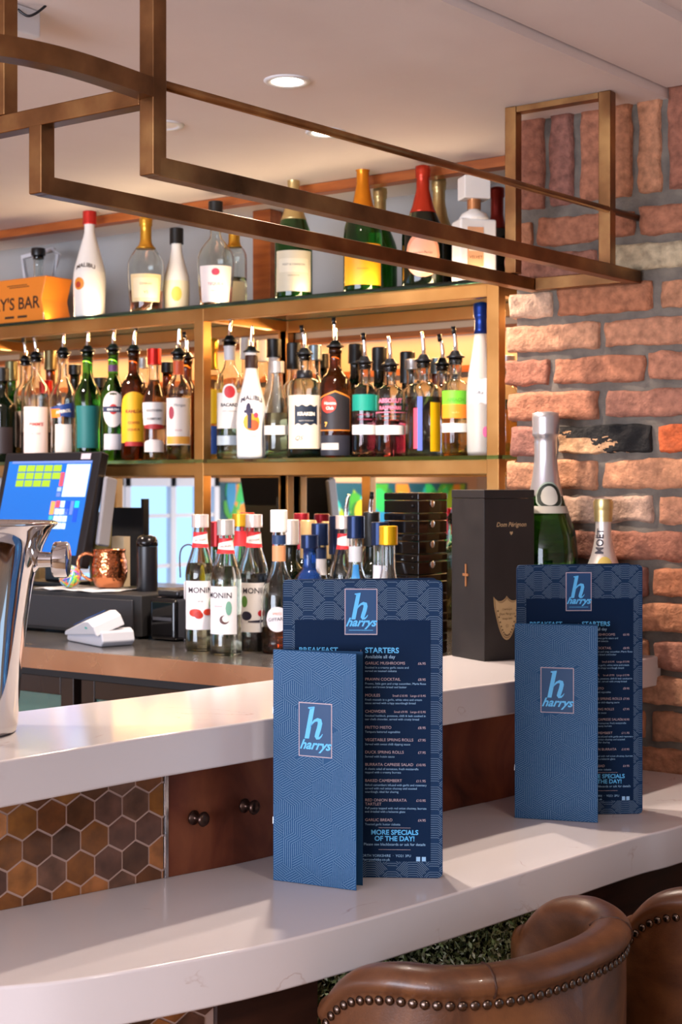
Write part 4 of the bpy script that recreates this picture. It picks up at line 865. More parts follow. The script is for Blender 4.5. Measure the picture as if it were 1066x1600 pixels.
# ------------------------------------------------------------------ stack of glossy black boxes on the back counter
hb = 0.0455
ordn = ['lowest box of the glossy black stack, hidden deep behind the large menu', 'glossy black box second from the bottom of its stack', 'glossy black box third from the bottom of its stack', 'glossy black box fourth from the bottom of its stack', 'glossy black box just above the large menu edge, fourth from stack top', 'glossy black box third from the top of its stack', 'glossy black box second from the top of its stack', 'topmost glossy black box of the stack, with round emblem, beside the gift box']
for k in range(8):
    o = thing('presentation_box', ordn[k], 'box', (-1.838, 2.75, ZB + 0.0004 + k * hb), random.uniform(-0.012, 0.012), 'stacked black boxes beside the gift box')
    MB().box((0, 0, 0), (0.093, 0.12, hb * .60)).build('box_base', M_gloss, o, bevel=0.002)
    MB().box((-0.0006, -0.0006, hb * .62), (0.0936, 0.1206, hb - 0.0008)).build('lid', M_gloss, o, bevel=0.003)
    MB().lathe([(0.009, 0), (0.008, 0.0014), (0.003, 0.002)], 20).build('emblem', M_steel, o, smooth=True).matrix_local = Matrix.Translation((0.0938, 0.055, hb * .45)) @ Matrix.Rotation(PI / 2, 4, 'Y')
    for yy in (0.012,):
        MB().sphere((0.078, -0.001, hb * .35), 0.004, 10, 6).sphere((0.078, -0.001, hb * .78), 0.004, 10, 6).build('clasp', M_gloss, o, smooth=True)

# ------------------------------------------------------------------ menus
M_cover = mat('menu_blue', '#174670', 0.6, spec=0.3); M_cover2 = mat('menu_blue_back', '#0e2a4a', 0.6, spec=0.2)
M_navy = mat('menu_navy', '#031c39', 0.65, spec=0.15); M_line = mat('menu_line_print', '#7f9fba', 0.5); M_line2 = mat('menu_line_print_back', '#64798e', 0.5)
M_sky = mat('menu_sky_blue', '#59b4ea', 0.5); M_rose = mat('menu_rose_print', '#b6a0a6', 0.5); M_txt = mat('menu_pale_print', '#8db4d6', 0.5)
def seg_clip(p, q, x0, x1, z0, z1, holes=()):
    t0, t1 = 0.0, 1.0; dx, dz = q[0] - p[0], q[1] - p[1]
    for a, b2 in ((-dx, p[0] - x0), (dx, x1 - p[0]), (-dz, p[1] - z0), (dz, z1 - p[1])):
        if abs(a) < 1e-12:
            if b2 < 0: return None
        else:
            r = b2 / a
            if a < 0: t0 = max(t0, r)
            else: t1 = min(t1, r)
    if t0 >= t1: return None
    return (p[0] + dx * t0, p[1] + dz * t0), (p[0] + dx * t1, p[1] + dz * t1)
def line_pattern(mb, w_, h_, a, n, lw, y, rnd, skip):
    # rhombus mosaic: each hexagon splits into three rhombi ruled with parallel lines
    q3 = math.sqrt(3)
    R_ = int(h_ / (1.5 * a)) + 2; Cn = int(w_ / (q3 * a)) + 2
    for r in range(-1, R_ + 1):
        for c in range(-1, Cn + 1):
            cx = c * q3 * a + (q3 * a / 2 if r % 2 else 0); cz = r * 1.5 * a
            off = rnd.choice((0, 1))
            P = [(cx + a * math.sin(PI / 3 * k), cz + a * math.cos(PI / 3 * k)) for k in range(6)]
            for t3 in range(3):
                i = (2 * t3 + off) % 6; A, B, Cc, D = (cx, cz), P[i], P[(i + 1) % 6], P[(i + 2) % 6]
                if rnd.random() < .5: A, B, Cc, D = B, Cc, D, A
                for k in range(n):
                    f = (k + .5) / n
                    p = (A[0] + (D[0] - A[0]) * f, A[1] + (D[1] - A[1]) * f); q = (B[0] + (Cc[0] - B[0]) * f, B[1] + (Cc[1] - B[1]) * f)
                    s_ = seg_clip(p, q, 0.001, w_ - 0.001, 0.001, h_ - 0.001)
                    if not s_: continue
                    m = ((s_[0][0] + s_[1][0]) / 2, (s_[0][1] + s_[1][1]) / 2)
                    if skip(*m): continue
                    dx, dz = s_[1][0] - s_[0][0], s_[1][1] - s_[0][1]; L_ = math.hypot(dx, dz)
                    if L_ < 1e-5: continue
                    nx, nz = -dz / L_ * lw / 2, dx / L_ * lw / 2
                    mb.add([(s_[0][0] + nx, y, s_[0][1] + nz), (s_[0][0] - nx, y, s_[0][1] - nz), (s_[1][0] - nx, y, s_[1][1] - nz), (s_[1][0] + nx, y, s_[1][1] + nz)], [(0, 1, 2, 3)])
def weave_pattern(mb, w_, h_, per, ch, sp, lw, y, skip):
    # overlapping bands of parallel strokes following stepped waves; each band tucks under the one below it
    amp = ch * 0.85
    def wave(r, x):
        t = ((x / per) + (0.5 if r % 2 else 0.0)) % 1.0
        return r * ch + amp * (0 if t < .22 else (t - .22) / .28 if t < .5 else 1 if t < .72 else (1 - t) / .28)
    Hb = ch + amp; nb = int(Hb / sp); st = 0.0022
    for r in range(-3, int(h_ / ch) + 3):
        for k in range(nb):
            x = 0.001
            while x < w_ - 0.001:
                x2 = min(x + st, w_ - 0.001); za, zb = wave(r, x) + k * sp, wave(r, x2) + k * sp; xm, zm = (x + x2) / 2, (za + zb) / 2
                if 0.001 < zm < h_ - 0.001 and not skip(xm, zm) and not (wave(r - 1, xm) <= zm < wave(r - 1, xm) + Hb - sp * .5):
                    L_ = math.hypot(x2 - x, zb - za); nx, nz = -(zb - za) / L_ * lw / 2, (x2 - x) / L_ * lw / 2
                    mb.add([(x + nx, y, za + nz), (x - nx, y, za - nz), (x2 - nx, y, zb - nz), (x2 + nx, y, zb + nz)], [(0, 1, 2, 3)])
                x = x2
def logo(par, cx, cz, wl, hl, y, small=False):
    pl = MB().box((cx - wl / 2, y - 0.0004, cz - hl / 2), (cx + wl / 2, y, cz + hl / 2)).build('logo_plate', M_rose, par)
    e = 0.0014
    MB().box((cx - wl / 2 + e, y - 0.0008, cz - hl / 2 + e), (cx + wl / 2 - e, y - 0.0004, cz + hl / 2 - e)).build('logo_field', mat('logo_blue', '#0d3b66', 0.5), pl)
    mb = MB()
    hh = hl * (.60 if not small else .58)
    flat_add(mb, LOGO_H, cx - hh * .36, cz - hl * .5 + hl * .335, y - 0.0012, hh)
    flat_add(mb, text2d('harrys', wl * .36, .42, .0005), cx - wl * .01, cz - hl * .5 + hl * (.145 if not small else .19), y - 0.0012)
    if small: mb.box((cx - wl * .37, y - 0.0012, cz - hl * .405), (cx + wl * .37, y - 0.001, cz - hl * .395))
    mb.build('logo_lettering', M_sky, pl)
def short_menu(x, y, deg, wd, label, seed, open_deg):
    t_ = thing('menu', label, 'menu', (x, y, ZL + 0.0004), math.radians(deg), 'blue menus standing on the lower counter')
    H = 0.3395; rnd = random.Random(seed)
    fc = MB().box((0, 0, 0), (wd, 0.0012, H)).build('front_cover', M_cover, t_, bevel=0.0002)
    lw, lh = wd * .40, H * .232; lcx, lcz = wd * .515, H * .665
    mb = MB(); line_pattern(mb, wd, H, 0.0185, 5, 0.00036, -0.0003, rnd, lambda a, b2: abs(a - lcx) < lw / 2 and abs(b2 - lcz) < lh / 2)
    mb.build('line_print', M_line, fc)
    logo(fc, lcx, lcz, lw, lh, -0.0001)
    bk = MB().box((0.0005, 0.0018, 0), (wd, 0.003, H)).build('back_cover', M_cover, t_); bk.rotation_euler = (0, 0, math.radians(open_deg))
    MB().box((-0.0008, -0.0002, H * .245), (0.0003, 0.003, H * .275)).box((-0.0008, -0.0002, H * .72), (0.0003, 0.003, H * .75)).build('staple', M_steel, t_)
def rrect(x0, z0, x1, z1, r, n=6):
    P = []
    for cx, cz, a in ((x1 - r, z0 + r, -PI / 2), (x1 - r, z1 - r, 0), (x0 + r, z1 - r, PI / 2), (x0 + r, z0 + r, PI)):
        P += [(cx + r * math.cos(a + PI / 2 * k / n), cz + r * math.sin(a + PI / 2 * k / n)) for k in range(n + 1)]
    return P
def slab_xz(P, y0, y1):
    n = len(P); mb = MB(); mb.add([(a, y0, b2) for a, b2 in P] + [(a, y1, b2) for a, b2 in P], [tuple(range(n)), tuple(range(2 * n - 1, n - 1, -1))] + [(i, n + i, n + (i + 1) % n, (i + 1) % n) for i in range(n)]); return mb
DISH = [('GARLIC MUSHROOMS', '£6.95', ['Sautéed in a creamy garlic sauce and', 'served on toasted ciabatta']), ('PRAWN COCKTAIL', '£8.95', ['Prawns, little gem and crisp cucumber, Marie Rose', 'sauce and brown bread and butter']),
        ('MOULES', 'Small £10.95   Large £13.95', ['Fresh mussels in a garlic, white wine and cream', 'sauce served with crispy sourdough bread']), ('CHOWDER', 'Small £9.95   Large £12.95', ['Smoked haddock, potatoes, chilli & leek cooked in', 'our chefs chowder, served with crusty bread']),
        ('FRITTO MISTO', '£8.95', ['Tempura battered vegetables']), ('VEGETABLE SPRING ROLLS', '£7.95', ['Served with sweet chilli dipping sauce']), ('DUCK SPRING ROLLS', '£7.95', ['Served with hoisin sauce']),
        ('BURRATA CAPRESE SALAD', '£10.95', ['A classic salad of tomatoes, fresh mozzarella', 'topped with a creamy burrata']), ('BAKED CAMEMBERT', '£11.95', ['Baked camembert infused with garlic and rosemary', 'served with red onion chutney and toasted', 'sourdough, ideal for sharing']),
        ('RED ONION BURRATA', '£10.95', ['Puff pastry topped with red onion chutney, burrata', 'and drizzled with a balsamic glaze']), ('GARLIC BREAD', '£4.95', ['Toasted garlic butter ciabatta'])]
def tall_menu(x, y, deg, wd, label, seed, open_deg):
    t_ = thing('menu', label, 'menu', (x, y, ZL + 0.0004), math.radians(deg), 'blue menus standing on the lower counter')
    H = 0.441
    bd = slab_xz(rrect(0, 0, wd, H, 0.008), 0, 0.0016).build('board', M_cover2, t_)
    ix0, ix1, iz0, iz1 = wd * .075, wd * .925, H * .055, H * .865
    lcx, lcz, lw, lh = wd * .49, H * .893, wd * .205, H * .155
    mb = MB(); weave_pattern(mb, wd, H, 0.062, 0.021, 0.0033, 0.00062, -0.0003, lambda a, b2: (ix0 < a < ix1 and iz0 < b2 < iz1) or (abs(a - lcx) < lw / 2 and abs(b2 - lcz) < lh / 2))
    mb.build('line_print', M_line2, bd)
    pn = MB().box((ix0, -0.0005, iz0), (ix1, 0, iz1)).build('text_panel', M_navy, bd)
    logo(bd, lcx, lcz, lw, lh, -0.0006, True)
    y_ = -0.0009
    hd, it, tx = MB(), MB(), MB()
    cz = lambda f: H * (1 - f)   # f = fraction down from the top
    flat_add(hd, text2d('BREAKFAST', .0112, 0, .00025, 'LEFT'), wd * .10, cz(.245), y_)
    hd.build('heading_text', M_sky, pn); hd = MB()
    flat_add(hd, text2d('STARTERS', .0112, 0, .00025, 'LEFT'), wd * .515, cz(.245), y_)
    flat_add(tx, text2d('Available all day', .0070, 0, .0001, 'LEFT'), wd * .515, cz(.263), y_)
    tx.build('small_text', M_txt, pn); tx = MB()
    z = .284; xl = wd * .515
    for nm, pr_, ls in DISH:
        flat_add(it, text2d(nm, .0060, 0, 0, 'LEFT'), xl, cz(z), y_)
        flat_add(it, text2d(pr_, .0044 if 'Small' in pr_ else .0052, 0, 0, 'RIGHT'), wd * .895, cz(z), y_)
        z += .0135
        if 'ONION' in nm: flat_add(it, text2d('TARTLET', .0060, 0, 0, 'LEFT'), xl, cz(z), y_); z += .0125
        for s in ls: flat_add(tx, text2d(s, .0044, 0, 0, 'LEFT'), xl, cz(z), y_); z += .0115
        z += .0175 if len(ls) > 1 else .0165
    hd.build('heading_text', M_sky, pn); hd = MB(); tx.build('small_text', M_txt, pn); tx = MB()
    it.box((wd * .60, y_, cz(.832)), (wd * .80, y_ + .0003, cz(.833))).box((wd * .60, y_, cz(.905)), (wd * .80, y_ + .0003, cz(.906)))
    flat_add(hd, text2d('MORE SPECIALS', .0100, 0, .00022), wd * .70, cz(.855), y_); flat_add(hd, text2d('OF THE DAY!', .0100, 0, .00022), wd * .70, cz(.876), y_)
    flat_add(tx, text2d('Please see blackboards or ask for details', .0056), wd * .70, cz(.892), y_)
    tx.build('small_text', M_txt, pn); tx = MB()
    flat_add(tx, text2d('NORTH YORKSHIRE  ·  YO21 3PU', .0052), wd * .64, cz(.930), y_); flat_add(tx, text2d('www.harryswhitby.co.uk', .0052), wd * .56, cz(.943), y_)
    tx.build('small_text', M_txt, pn); tx = MB()
    tx.box((wd * .835, y_, cz(.944)), (wd * .86, y_ + .0003, cz(.929))).box((wd * .87, y_, cz(.944)), (wd * .895, y_ + .0003, cz(.929)))
    it.box((wd * .488, y_, cz(.93)), (wd * .490, y_ + .0003, cz(.235)))
    hd.build('heading_text', M_sky, pn); it.build('dish_text', M_rose, pn); tx.build('social_icons', M_txt, pn)
    bk = slab_xz(rrect(0.0005, 0, wd, H, 0.008), 0.0022, 0.0038).build('rear_leaf', M_cover2, t_); bk.rotation_euler = (0, 0, math.radians(open_deg))
tall_menu(-1.3385, 1.7325, 33, 0.237, 'tall dark blue food menu nearer the copper panel, listing starters', 3, 13)
short_menu(-1.338, 1.7085, 10.2, 0.1345, 'short blue menu in front of the nearer tall menu, patterned cover with logo', 5, 12)
tall_menu(-1.252, 2.295, 38, 0.224, 'tall dark blue food menu nearer the brick wall, partly hidden by short menu', 4, 13)
short_menu(-1.245, 2.2745, 19.7, 0.144, 'short blue menu in front of the tall menu beside the brick wall', 6, 12)

# ------------------------------------------------------------------ ice bucket
ib = thing('ice_bucket', 'tall polished steel champagne bucket at the frame edge on the raised counter', 'bucket', (-1.634, 1.378, ZU + 0.0004), YAW)
pr_ = [(0.066, 0), (0.074, 0.002), (0.0765, 0.012), (0.078, 0.04), (0.083, 0.10), (0.090, 0.16), (0.099, 0.215), (0.112, 0.262), (0.123, 0.285), (0.131, 0.292), (0.1325, 0.295), (0.129, 0.297), (0.121, 0.288), (0.110, 0.265), (0.097, 0.215), (0.088, 0.16), (0.081, 0.10), (0.076, 0.04), (0.074, 0.014), (0.0005, 0.012)]
bb = MB().lathe(pr_, 64, cap1=False).build('bucket_body', M_chrome, ib, smooth=True)
for s in (1, -1):
    hd_ = MB().lathe([(0.022, 0.099), (0.017, 0.108), (0.0115, 0.112), (0.0105, 0.128), (0.0105, 0.132), (0.023, 0.1325), (0.0255, 0.135), (0.0255, 0.150), (0.024, 0.153), (0.0005, 0.154)], 32, cap0=False).build('handle_knob', M_chrome, ib, autos=True)
    hd_.matrix_local = Matrix.Translation((-0.004 * s, 0, 0.243)) @ Matrix.Rotation(s * PI / 2, 4, 'Y')

# ------------------------------------------------------------------ till, drawer, terminal and small things on the back counter
ZD = EYE - 0.27
dr = thing('cash_drawer', 'matt black cash drawer on the back counter behind the card terminal', 'cash drawer', (-3.30, 2.668, ZB + 0.0004))
MB().box((0, 0.004, 0.006), (0.795, 0.262, ZD - ZB)).build('drawer_case', M_matb, dr, bevel=0.003)
MB().box((0.03, -0.002, 0.014), (0.77, 0.004, ZD - ZB - 0.012)).build('drawer_front', mat('drawer_front_black', '#242327', 0.45), dr, bevel=0.002)
mb = MB()
for a in (0.03, 0.74):
    for c in (0.02, 0.22): mb.box((a, c, 0), (a + 0.03, c + 0.03, 0.007))
mb.build('rubber_feet', M_black, dr)
mo = thing('till_monitor', 'black touch-screen till showing green and blue buttons, on the cash drawer', 'till', (-2.975, 2.80, ZD + 0.0005))
MB().box((-0.09, -0.02, 0), (0.09, 0.10, 0.012)).build('stand_base', M_black, mo, bevel=0.003)
MB().box((-0.04, 0.03, 0.012), (0.04, 0.06, 0.20)).build('stand_neck', M_black, mo, bevel=0.003)
SWD, SHT = 0.372, 0.315
ml = Matrix.Translation((0, -0.055, 0.058)) @ Matrix.Rotation(math.radians(-14), 4, 'X')
hs = MB().box((-SWD / 2, 0, 0), (SWD / 2, 0.032, SHT)).build('screen_housing', M_black, mo, bevel=0.005); hs.matrix_local = ml
sx0, sx1, sz0, sz1 = -SWD / 2 + 0.022, SWD / 2 - 0.026, 0.03, SHT - 0.026
scn = MB().box((sx0, -0.0008, sz0), (sx1, 0, sz1)).build('screen', mat('screen_blue', '#1a5cb0', 0.15, emit=0.35), hs)
PM = dict(g='#86a82c', r='#d84a58', p='#a8c8ea', o='#ee9450', k='#b8dcf0', b='#1a48d0', t='#3aa0a0', c='#20c0e0', h='#5a74b8', w='#8aa4c8')
def sp(x): return sx1 - (101 - x) / 101 * 0.60 * (sx1 - sx0)
def sq(y): return sz1 - (y - 712) / 98 * 0.62 * (sz1 - sz0)
tiles = {}
def tl(c, x0, x1, y0, y1): MB().box((sp(x0), -0.0016, sq(y1)), (sp(x1), -0.0008, sq(y0))).build('screen_tile', mat('screen_' + c, PM[c], 0.2, emit=0.4), scn)
for x0 in (-45, -27, -9, 9, 27): 
    for y0 in (719, 732, 745):
        if not (y0 == 745 and x0 == 27): tl('g', x0, x0 + 16, y0, y0 + 11)
tl('r', 44, 51, 732, 755); tl('p', 53, 99, 718, 773); tl('o', 35, 43, 781, 803); tl('r', 45, 52, 780, 791); tl('k', 54, 62, 780, 791); tl('b', 64, 72, 780, 803); tl('h', 74, 80, 780, 803); tl('c', 82, 90, 780, 791); tl('b', 82, 90, 793, 815)
for x0 in (45, 54, 63):
    for y0 in (793, 805, 817): tl('k', x0, x0 + 8, y0, y0 + 10)
tl('w', 42, 50, 757, 764); tl('h', 42, 50, 766, 773); tl('h', -60, 101, 712, 716); tl('t', 35, 43, 805, 812)
for c, mb in tiles.items(): mb.build('screen_tiles', mat('screen_' + c, PM[c], 0.2, emit=0.4), scn)
MB().box((sx1 - 0.045, -0.0012, SHT - 0.022), (sx1 - 0.010, -0.0003, SHT - 0.006)).build('bezel_sticker', paint('#b9aebc'), hs)
rd = MB().box((0, 0, 0), (0.014, 0.045, 0.185)).build('side_reader', mat('till_grey', '#8d8b92', 0.5), mo, bevel=0.006); rd.matrix_local = Matrix.Translation((SWD / 2 + 0.004, -0.01, 0.115)) @ Matrix.Rotation(math.radians(-10), 4, 'X')

TROLL = Matrix.Translation((0, 0, -0.015)) @ Matrix.Rotation(math.radians(19), 4, 'X')
tm = thing('card_terminal', 'white card payment terminal in its cradle on the back counter', 'card terminal', (-2.638, 2.548, ZB + 0.0004), math.radians(-19))
def wedge(pr2, y0, y1): 
    mb = MB(); n = len(pr2); mb.add([(a, y0, c) for a, c in pr2] + [(a, y1, c) for a, c in pr2], [tuple(range(n - 1, -1, -1)), tuple(range(n, 2 * n))] + [(i, (i + 1) % n, n + (i + 1) % n, n + i) for i in range(n)]); return mb
wedge([(0, 0.004), (0.010, 0), (0.185, 0), (0.196, 0.012), (0.19, 0.035), (0.175, 0.042), (0.005, 0.026)], 0.0, 0.086).build('cradle', mat('terminal_cradle', '#b4b4bc', 0.35), tm, bevel=0.004)
wedge([(0.004, 0.029), (0.172, 0.045), (0.186, 0.040), (0.180, 0.066), (0.160, 0.077), (0.135, 0.075), (0.012, 0.041), (0.003, 0.035)], 0.004, 0.082).build('handset', mat('terminal_white', '#c2c1c6', 0.3), tm, bevel=0.004).matrix_local = TROLL
s_ = MB().box((0, 0, 0), (0.085, 0.054, 0.0015)).build('display', mat('terminal_display', '#1f3f74', 0.1, emit=0.15), tm); s_.matrix_local = TROLL @ Matrix.Translation((0.045, 0.016, 0.0537)) @ Matrix.Rotation(-math.atan2(.034, .123), 4, 'Y')
MB().box((0.135, 0.0035, 0.057), (0.146, 0.0042, 0.062)).build('sticker', paint('#3aa39a'), tm).matrix_local = TROLL
pt = thing('receipt_printer', 'glossy black receipt printer between the drawer and the syrup bottles', 'printer', (-2.485, 2.676, ZB + 0.0004))
MB().box((0, 0, 0), (0.088, 0.19, 0.105)).build('printer_case', M_gloss, pt, bevel=0.012)
MB().box((0.008, 0.02, 0.1055), (0.080, 0.15, 0.125)).build('paper_lid', M_black, pt, bevel=0.008)
MB().box((0.015, -0.0012, 0.05), (0.076, -0.0002, 0.058)).build('paper_slot', paint('#3a3a40'), pt)
# napkin, mug, ball
nv, nf = [], []
for i in range(13):
    for j in range(9):
        u, v_ = i / 12, j / 8; nv.append((-2.885 + 0.25 * u + 0.01 * math.sin(j), 2.672 + 0.15 * v_ + 0.008 * math.sin(i * 1.3), ZD + 0.0015 + 0.0018 * (1 + math.sin(i * 1.7 + j))))
for i in range(12):
    for j in range(8): a = i * 9 + j; nf.append((a, a + 9, a + 10, a + 1))
nk = tag(obj('paper_napkin', nv, nf, paint('#c9c6c8', 0.9), None, True), 'crumpled white napkin lying on the cash drawer under the copper mug', 'napkin')
sd = nk.modifiers.new('thick', 'SOLIDIFY'); sd.thickness = 0.001; sd.offset = 1
ZN = ZD + 0.0062
M_cm = mat('hammered_copper', '#c47a52', 0.16, 1.0); nt, b = nodes(M_cm)
vo = nt.nodes.new('ShaderNodeTexVoronoi'); vo.inputs['Scale'].default_value = 140; tc = nt.nodes.new('ShaderNodeTexCoord'); bp = nt.nodes.new('ShaderNodeBump'); bp.inputs['Strength'].default_value = 0.5; bp.inputs['Distance'].default_value = 0.002
nt.links.new(tc.outputs['Object'], vo.inputs['Vector']); nt.links.new(vo.outputs['Distance'], bp.inputs['Height']); nt.links.new(bp.outputs[0], b.inputs['Normal'])
mg = thing('copper_mug', 'hammered copper mug with curled handle, on the napkin', 'mug', (-2.715, 2.775, ZN), math.radians(35))
MB().lathe([(0.0005, 0.0), (0.030, 0), (0.036, 0.004), (0.045, 0.025), (0.0475, 0.045), (0.045, 0.070), (0.041, 0.088), (0.0425, 0.098), (0.0435, 0.100), (0.041, 0.099), (0.039, 0.088), (0.043, 0.068), (0.045, 0.045), (0.042, 0.025), (0.033, 0.007), (0.0005, 0.006)], 36, cap0=False, cap1=False).build('mug_body', M_cm, mg, smooth=True)
hp = smooth_line([(-0.040, 0, 0.084), (-0.060, 0, 0.089), (-0.078, 0, 0.080), (-0.082, 0, 0.058), (-0.072, 0, 0.034), (-0.045, 0, 0.018)], 5)
MB().tube([tuple(p) for p in hp], 0.0042, 10).build('mug_handle', M_cm, mg, smooth=True)
rb_ = thing('rubber_band_ball', 'ball of coloured rubber bands beside the copper mug', 'rubber band ball', (-2.795, 2.712, ZN + 0.0295))
MB().sphere((0, 0, 0), 0.027, 20, 12).build('core', paint('#3a7aa0'), rb_, smooth=True)
bc = ['#e8823a', '#3aa8c8', '#b06ad0', '#e8d23a', '#4ab86a', '#d84a5a', '#f0e8d8', '#3a62c0', '#9ad04a']
bands = {}
for k in range(34):
    ax = Vector((random.gauss(0, 1), random.gauss(0, 1), random.gauss(0, 1))).normalized(); e1 = ax.orthogonal().normalized(); e2 = ax.cross(e1); rr = 0.0275 + 0.0001 * (k % 10)
    mb = bands.setdefault(bc[k % 9], MB())
    V = []; F = []
    for i in range(36):
        p = (e1 * math.cos(i * PI / 18) + e2 * math.sin(i * PI / 18))
        for o_, r_ in ((-0.0016, rr), (0.0016, rr), (0.0016, rr + 0.0012), (-0.0016, rr + 0.0012)): V.append(p * r_ + ax * o_)
    for i in range(36):
        for q_ in range(4): a = i * 4; c = ((i + 1) % 36) * 4; F.append((a + q_, a + (q_ + 1) % 4, c + (q_ + 1) % 4, c + q_))
    mb.add(V, F)
for c, mb in bands.items(): mb.build('rubber_band', paint(c), rb_)
x, d = on_y(158, 2.90)
cu = thing('card_cup', 'olive card tumbler of papers behind the copper mug', 'cup', (x, 2.895, ZD + 0.0004))
MB().lathe([(0.0005, 0), (0.026, 0), (0.034, 0.185), (0.032, 0.185), (0.024, 0.004), (0.0005, 0.004)], 28, cap0=False, cap1=False).build('cup_body', paint('#7a7048', 0.7), cu, smooth=True)
MB().box((-0.005, -0.018, 0.01), (0.016, -0.016, 0.20)).box((-0.018, 0.004, 0.01), (0.008, 0.006, 0.194)).build('paper_slips', paint('#b8a890', 0.8), cu)
x, d = on_y(186, 2.89)
tag(MB().box((x - 0.022, 2.885, ZD + 0.0004), (x + 0.022, 2.91, ZD + 0.135)).build('card_packet', paint('#b9a78c', 0.7)), 'small cream card packet standing behind the copper mug rim', 'packet')
x0, d = on_y(170, 3.03); x1, d = on_y(224, 3.03)
bo_ = thing('clip_board', 'black upright folder leaning on the mirror behind the copper mug', 'folder', (x0, 3.03, ZB + 0.0004))
MB().box((0, 0, 0), (x1 - x0, 0.018, 0.318)).build('folder_cover', M_matb, bo_, bevel=0.002)
MB().box((x1 - x0 - 0.006, -0.003, 0.0), (x1 - x0 + 0.003, 0.02, 0.343)).build('spine_bar', M_black, bo_)
cn = thing('black_canister', 'slim black canister with domed lid right of the copper mug', 'canister', (-2.605, 2.80, ZD + 0.0004))
MB().lathe([(0.026, 0), (0.027, 0.004), (0.027, 0.115)], 28).build('canister_body', M_black, cn, autos=True)
MB().lathe([(0.0275, 0.116), (0.028, 0.128), (0.022, 0.140), (0.010, 0.144), (0.0005, 0.1445)], 28).build('lid', M_gloss, cn, smooth=True)
x, d = on_y(268, 2.80)
bg_ = thing('blue_pouch', 'small blue cloth pouch with looped cord on the receipt printer', 'pouch', (-2.415, 2.79, ZB + 0.1265))
MB().sphere((0, 0, 0.032), 0.028, 16, 10, 1.15).build('pouch_body', paint('#39466e', 0.8), bg_, smooth=True)
MB().tube([tuple(p) for p in smooth_line([(0.004, 0, 0.060), (-0.01, 0, 0.092), (-0.05, 0.01, 0.105), (-0.085, 0.02, 0.085), (-0.085, 0.02, 0.02)], 5)], 0.002, 8).build('cord', paint('#4a2e34'), bg_, smooth=True)
x, d = on_y(291, 2.70)
tag(MB().box((x - 0.022, 2.715, ZB + 0.0004), (x + 0.020, 2.755, ZB + 0.145)).build('white_carton', paint('#d8cfd2', 0.6), bevel=0.002), 'narrow white carton just left of the berry syrup bottle', 'carton')
lm = MB().sphere((0, 0, 0), 0.019, 16, 10, 1.2).build('lemon', mat('lemon_yellow', '#e0cf1c', 0.4), smooth=True); lm.location = (x + 0.0, 2.735, ZB + 0.1455 + 0.0229)
tag(lm, 'yellow lemon resting on the narrow white carton', 'lemon')

# ------------------------------------------------------------------ orange sign on the top shelf
M_or = mat('sign_orange', '#e8862a', 0.35)
sg = thing('bar_sign', 'orange block sign with notched end and dark lettering on the top shelf', 'sign', (-3.185, 2.99, BT + 0.0004))
Hs_ = 0.136
P = [(-0.62, 0), (0.004, 0), (-0.014, Hs_ * .48), (-0.014, Hs_ * .54), (0.006, Hs_), (-0.62, Hs_ * 1.0)]
slab_xz(P, 0, 0.105).build('sign_block', M_or, sg, bevel=0.003)
MB().box((-0.0025 - .004, -0.0006, 0.0), (0.0005 - .004, 0, 0.03)).build('edge_line', paint('#f6dcb8'), sg)
mb = MB(); flat_add(mb, text2d("HARRY'S BAR", 0.050, 0, 0.0008, 'RIGHT'), -0.022, Hs_ * .33, -0.0006)
for a, b2, c in ((-0.16, -0.075, .84), (-0.15, -0.065, .80)): mb.box((a, -0.0006, Hs_ * c), (b2, -0.0003, Hs_ * c + 0.0022))
for a in (-0.25, -0.17, -0.115): mb.box((a, -0.0006, Hs_ * .14), (a + 0.04, -0.0003, Hs_ * .19))
mb.build('sign_lettering', paint('#3a2418'), sg)
def fp(px, py): x, d = on_y(px, 3.24); return (x, 3.24, height(py, d))
tag(MB().tube([fp(42, 445), fp(36, 402), (fp(84, 390)), fp(91, 398), fp(80, 445)], 0.007, square=True).build('white_loop_stand', M_wplas), 'white bent loop stand around the small decanter behind the orange sign', 'stand').modifiers.new('b', 'BEVEL').width = 0.001

# ------------------------------------------------------------------ leather bar stools
M_lea = mat('brown_leather', '#7d4a26', 0.36, coat=0.15); nt, b = nodes(M_lea)
tc = nt.nodes.new('ShaderNodeTexCoord'); n = nt.nodes.new('ShaderNodeTexNoise'); n.inputs['Scale'].default_value = 7; n.inputs['Detail'].default_value = 9; n.inputs['Roughness'].default_value = 0.62; n.inputs['Distortion'].default_value = 0.8
r = nt.nodes.new('ShaderNodeValToRGB'); e = r.color_ramp.elements; e[0].position = 0.32; e[0].color = lin('#3a2013'); e[1].position = 0.70; e[1].color = lin('#754a2b'); k_ = e.new(0.5); k_.color = lin('#57331d')
v = nt.nodes.new('ShaderNodeTexVoronoi'); v.feature = 'DISTANCE_TO_EDGE'; v.inputs['Scale'].default_value = 190
mr = nt.nodes.new('ShaderNodeMapRange'); mr.inputs[1].default_value = 0; mr.inputs[2].default_value = 0.12
bp = nt.nodes.new('ShaderNodeBump'); bp.inputs['Strength'].default_value = 0.12; bp.inputs['Distance'].default_value = 0.0006
L = nt.links.new
L(tc.outputs['Object'], n.inputs['Vector']); L(n.outputs['Fac'], r.inputs[0]); L(r.outputs[0], b.inputs['Base Color']); L(tc.outputs['Object'], v.inputs['Vector']); L(v.outputs['Distance'], mr.inputs[0]); L(mr.outputs[0], bp.inputs['Height']); L(bp.outputs[0], b.inputs['Normal'])
M_nail = mat('antique_nail', '#5f5048', 0.22, 1.0)
